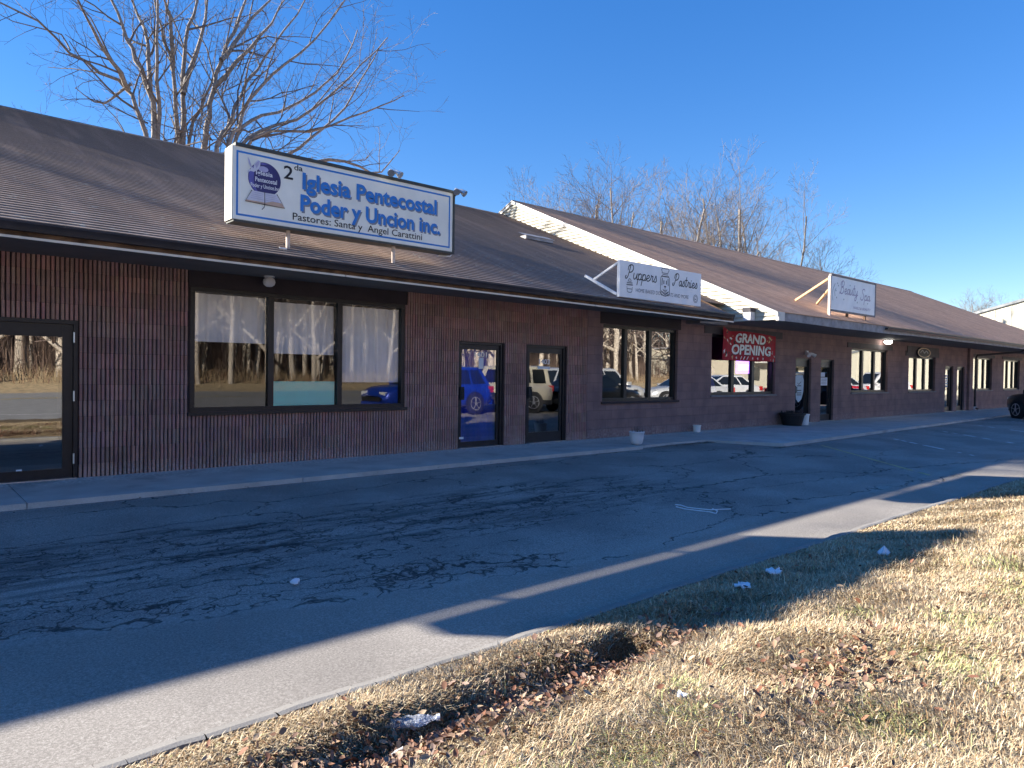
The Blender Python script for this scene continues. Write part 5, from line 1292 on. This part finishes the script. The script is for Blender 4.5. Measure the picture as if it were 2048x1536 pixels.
def brush():
    def stems(n, yr, h, w_, cols, lean, xr=(-20, 110)):
        x = rs2.uniform(*xr, n); y = rs2.uniform(*yr, n); z = np.array([zbank(v) for v in y])-.1
        H = h[0]+(h[1]-h[0])*rs2.beta(1.5, 1.8, n); th = rs2.uniform(0, 6.28, n); ln = np.abs(rs2.normal(0, lean, n))*H
        dx, dy = np.cos(th)*ln, np.sin(th)*ln; px, py = w_*rs2.uniform(.5, 1.5, n), np.zeros(n)
        V = np.stack([np.stack([x-px, y, z], 1), np.stack([x+px, y, z], 1), np.stack([x+dx*.45+px*.7, y+dy*.45, z+H*.55], 1), np.stack([x+dx*.45-px*.7, y+dy*.45, z+H*.55], 1), np.stack([x+dx, y+dy, z+H], 1)], 1)
        b = np.arange(n)*5; F = np.concatenate([np.stack([b, b+1, b+2], 1), np.stack([b, b+2, b+3], 1), np.stack([b+3, b+2, b+4], 1)])
        c = np.array(cols)[rs2.randint(0, len(cols), n)]*rs2.uniform(.7, 1.25, (n, 1)); return V.reshape(-1, 3), F, np.concatenate([c]*3)
    parts = [stems(12000, (-42.5, -37.5), (.3, 1.2), .02, [(.42,.33,.21),(.34,.25,.15),(.28,.18,.12)], .35),
             stems(9000, (-52, -41), (1.0, 4.2), .018, [(.20,.14,.11),(.15,.10,.08),(.26,.19,.15)], .28),
             stems(16000, (-92, -62), (5, 17), .06, [(.10,.075,.07),(.13,.10,.09),(.08,.06,.06),(.20,.16,.14)], .10)]
    off = 0; Vs, Fs, Cs = [], [], []
    for v, f, c in parts: Vs.append(v); Fs.append(f+off); Cs.append(c); off += len(v)
    return tag(np_mesh('undergrowth', np.concatenate(Vs), np.concatenate(Fs), np.concatenate(Cs), MT['brush']), 'tangled dry undergrowth and distant stems of the woods', None, None, 'stuff')
brush()

# ---- pale commercial buildings across the car park (reflected in the far windows)
def far_shop(x0, x1, y0, y1, h, label, m):
    t = empty('far_building', ((x0+x1)/2, y1, 0), label, 'building')
    a = MB(); a.box(x0, x1, y0, y1, -.3, h); a.build('wall', m, t)
    a = MB(); a.box(x0-.2, x1+.2, y0-.2, y1+.2, h+.001, h+.25); a.build('roof', MT['fascia_grey'], t)
    n = int((x1-x0)/5)
    for k in range(n):
        xa = x0+1+(x1-x0-2)*k/n; a = MB(); a.box(xa, xa+2.6, y1+.002, y1+.05, .9, 2.5); w_ = a.build('window', MT['carglass'], t)
    a = MB(); a.box(x0+2, x1-2, y1+.003, y1+1.2, 2.9, 3.15); a.build('canopy', MT['white_trim'], t)
far_shop(74, 104, -46, -33, 4.6, 'pale cream shop block across the car park, seen reflected in the far windows', MT['siding'])
far_shop(90, 120, -30, -16, 5.2, 'white shed far across the car park, seen reflected in the far windows', MT['metalpanel'])

# ================================================================== CARS
def car(label, cat, col, L=4.5, W=1.82, H=1.62, belt=.98, hood=.95, kind='suv', group='cars in the car park', cladding=False, name='parked_car'):
    t = empty(name, (0, 0, 0), label, cat, group)
    g = G('car_paint'); g.b.inputs['Coat Weight'].default_value = .8; g.b.inputs['Coat Roughness'].default_value = .05
    pmn = g.fin(col, .35, .25, .5)
    hw = W/2; gc = .22
    # stations from rear (x=-L/2) to nose
    if kind == 'suv': ST = [(-.5,.50,.90,.80),(-.49,.36,.95,.92),(-.44,.26,1.0,.97),(-.30,.24,1.0,1.0),(0,.24,1.0,1.0),(.22,.24,.99,1.0),(.30,.25,.97,1.0),(.40,.26,.93,.98),(.46,.30,.84,.92),(.492,.36,.68,.82),(.5,.42,.60,.72)]
    elif kind == 'boxy': ST = [(-.5,.48,.98,.88),(-.492,.36,1.0,.95),(-.46,.28,1.0,.98),(-.2,.26,1.0,1.0),(.2,.26,1.0,1.0),(.30,.26,.99,1.0),(.44,.28,.97,.98),(.485,.32,.93,.95),(.5,.40,.85,.90)]
    else: ST = [(-.5,.48,.80,.80),(-.485,.34,.94,.90),(-.44,.25,.98,.96),(-.3,.22,1.0,1.0),(0,.21,1.0,1.0),(.2,.21,1.0,1.0),(.28,.22,.95,1.0),(.38,.24,.88,.97),(.455,.28,.78,.90),(.49,.34,.62,.80),(.5,.40,.55,.70)]
    a = MB(); rings = []
    for fx, zl_, zt, ww in ST:
        x = fx*L; top = belt*zt; w_ = hw*ww; n0 = len(a.v)
        prof = [(-.82*w_,zl_),(-.97*w_,zl_+.10),(-w_,zl_+(top-zl_)*.45),(-.985*w_,zl_+(top-zl_)*.78),(-.93*w_,top-.015),(-.6*w_,top+.03),(0,top+.045),(.6*w_,top+.03),(.93*w_,top-.015),(.985*w_,zl_+(top-zl_)*.78),(w_,zl_+(top-zl_)*.45),(.97*w_,zl_+.10),(.82*w_,zl_)]
        a.v += [(x,y,z) for y, z in prof]; rings.append((n0, len(prof)))
    for (p0, m_), (p1, _) in zip(rings, rings[1:]):
        for j in range(m_): a.face((p0+j, p0+(j+1) % m_, p1+(j+1) % m_, p1+j))
    a.face([rings[0][0]+j for j in range(rings[0][1])]); a.face([rings[-1][0]+j for j in reversed(range(rings[-1][1]))])
    body = a.build('body', pmn, t, True, True)
    # cabin
    if kind == 'suv': c = [(-.47,-.385),(.245,.06)]
    elif kind == 'boxy': c = [(-.475,-.44),(.21,.13)]
    else: c = [(-.40,-.22),(.235,.02)]
    (rb, rt), (fb, ft) = c; bw, tw = hw*.93, hw*.74 if kind != 'boxy' else hw*.84; zb = belt-.02
    cv = MB(); q = [(rb*L,-bw,zb),(fb*L,-bw,zb),(ft*L,-tw,H),(rt*L,-tw,H),(rb*L,bw,zb),(fb*L,bw,zb),(ft*L,tw,H),(rt*L,tw,H)]
    top = [(rt*L+.1,-tw*.7,H+.035),(ft*L-.1,-tw*.7,H+.035),(ft*L-.1,tw*.7,H+.035),(rt*L+.1,tw*.7,H+.035)]
    cv.v += q+top
    for f_ in ((0,1,2,3),(5,4,7,6),(1,5,6,2),(4,0,3,7),(3,2,9,8),(6,7,11,10),(2,6,10,9),(7,3,8,11),(8,9,10,11)): cv.face(f_)
    cab = cv.build('cabin', pmn, t, True)
    def lerp3(A, B, s): return tuple(A[i]+(B[i]-A[i])*s for i in range(3))
    def pane(A, B, C, D, u0, u1, v0, v1, nrm):
        def P(u, v): return lerp3(lerp3(A, B, u), lerp3(D, C, u), v)
        o_ = MB(); o_.poly([tuple(c_+n_*.006 for c_, n_ in zip(P(u, v), nrm)) for u, v in ((u0,v0),(u1,v0),(u1,v1),(u0,v1))]); return o_.build('window', MT['carglass'], cab, True)
    for s_, (A, B, C, D) in ((-1, (q[0],q[1],q[2],q[3])), (1, (q[4],q[5],q[6],q[7]))):
        nn = (0, s_*.97, .2); w3 = .24 if kind != 'sedan' else .30
        for u0, u1 in ((.06, w3), (w3+.03, .55), (.58, .93)): pane(A, B, C, D, u0, u1, .10, .86, nn)
    pane(q[1], q[5], q[6], q[2], .06, .94, .06, .92, (.8, 0, .6)); pane(q[4], q[0], q[3], q[7], .08, .92, .12, .88, (-.9, 0, .4))
    # wheels
    wr = .34 if kind != 'sedan' else .32
    for fx in (-.305, .315):
        for s_ in (-1, 1):
            ar = MB(); ar.lathe((fx*L, s_*(hw-.03)-(.035 if s_ > 0 else 0)*0, wr), [(wr+.075, 0), (wr+.075, s_*.037)], 24, 'y'); ar.build('wheel_arch', MT['plastic_black'], body, True)
            w_ = MB(); y0 = s_*(hw-.16); w_.lathe((fx*L, y0, wr), [(wr*.7,0),(wr*.97,s_*.02),(wr,s_*.05),(wr,s_*.16),(wr*.96,s_*.20),(wr*.72,s_*.205)], 28, 'y'); wo = w_.build('wheel', MT['tyre'], t, True)
            m_ = MB(); yy = y0+s_*.207; m_.mat(MT['rim'])
            m_.lathe((fx*L, yy, wr), [(wr*.70,0),(wr*.70,s_*.006),(wr*.62,s_*.006)], 28, 'y')
            m_.mat(MT['plastic_black']); m_.lathe((fx*L, yy+s_*.0065, wr), [(wr*.62,0),(wr*.62,s_*.002)], 28, 'y'); m_.mat(MT['rim'])
            for k in range(5):
                an = k*2*math.pi/5+.3; m_.bar((fx*L+.04*math.cos(an), yy+s_*.012, wr+.04*math.sin(an)), (fx*L+wr*.66*math.cos(an), yy+s_*.012, wr+wr*.66*math.sin(an)), .055, .012)
            m_.lathe((fx*L, yy+s_*.01, wr), [(.06,0),(.06,s_*.012)], 12, 'y')
            m_.build('rim', None, wo, True)
    if cladding:
        k_ = MB(); 
        for s_ in (-1, 1): k_.box(-.49*L, .49*L, s_*hw*.985-.012, s_*hw*.985+.012, .27, .44)
        k_.build('cladding', MT['plastic_black'], t, True)
    for s_ in (-1, 1):
        h_ = MB(); zz = belt*.72; h_.box(.468*L, .492*L, s_*hw*.62-.16, s_*hw*.62+.16, zz-.07, zz+.07); h_.build('headlight', MT['clear_lens'], t, True)
        h_ = MB(); zz = belt*.86; h_.box(-.505*L, -.455*L, s_*hw*.82-.10, s_*hw*.82+.11, zz-.12, zz+.10); h_.build('taillight', MT['red_lens'], t, True)
        m_ = MB(); m_.box(fb*L-.35, fb*L-.15, s_*(hw+.04)-.08, s_*(hw+.04)+.08, belt-.01, belt+.13); m_.build('mirror', pmn, t, True)
        for xd in (-.10, .12):
            d_ = MB(); d_.box(xd*L, xd*L+.2, s_*(hw+.012)-.012, s_*(hw+.012)+.012, belt*.80, belt*.80+.03); d_.build('door_handle', MT['plastic_black'], t, True)
    b_ = MB(); b_.box(-.515*L, -.47*L, -hw*.8, hw*.8, .30, .48); b_.box(.47*L, .508*L, -hw*.68, hw*.68, .26, .44); b_.build('bumper', MT['plastic_black'] if cladding else pmn, t, True)
    p_ = MB(); p_.box(.5*L, .511*L, -.30*W, .30*W, .46, .60); p_.build('grille', MT['plastic_black'], t, True)
    return t
def put(o, x, y, rz, z=-.05): o.location = (x, y, z); o.rotation_euler = (0, 0, R(rz)); return o
RF = 'seen reflected in the shop windows'
put(car('bright blue crossover parked at the corner of the lawn, '+RF, 'car', (.012,.05,.42), 4.55, 1.84, 1.62, cladding=False), 14.3, -10.05, 180)
put(car('cream boxy off-roader with dark cladding, '+RF, 'car', (.62,.56,.42), 4.25, 1.82, 1.68, 1.02, kind='boxy', cladding=True), 17.6, -10.4+.0, 180+25)
put(car('silver crossover beside the cream boxy car, '+RF, 'car', (.48,.49,.50), 4.6, 1.84, 1.66), 21.2, -11.6, 180+25)
put(car('white crossover with red tail lights, '+RF, 'car', (.74,.73,.70), 4.6, 1.86, 1.68), 24.2, -10.8, 0)
put(car('black sedan in front of the white crossover, '+RF, 'car', (.012,.014,.016), 4.6, 1.82, 1.42, .90, kind='sedan'), 21.6, -8.9, 0)
put(car('pale grey sedan parked behind the white crossover, '+RF, 'car', (.58,.59,.60), 4.6, 1.82, 1.44, .90, kind='sedan'), 29.3, -9.8, 205)
put(car('white sedan farther along the car park, '+RF, 'car', (.72,.72,.72), 4.6, 1.82, 1.46, .92, kind='sedan'), 35.0, -11.5, 205)
put(car('red car near the oval plaque window, '+RF, 'car', (.55,.015,.03), 4.5, 1.82, 1.60), 42.5, -9.0, 60)
put(car('silver sedan in the far bays, '+RF, 'car', (.5,.51,.52), 4.6, 1.82, 1.46, .92, kind='sedan'), 48.0, -11.0, 205)
put(car('white van-like crossover in the far bays, '+RF, 'car', (.74,.73,.72), 4.8, 1.9, 1.8), 54.0, -10.5, 205)
put(car('dark car nosed up to the sidewalk at the right edge of the photo', 'car', (.01,.014,.022), 4.7, 1.86, 1.66), 32.5, -4.5, 48, -.08)
bpy.context.view_layer.update()
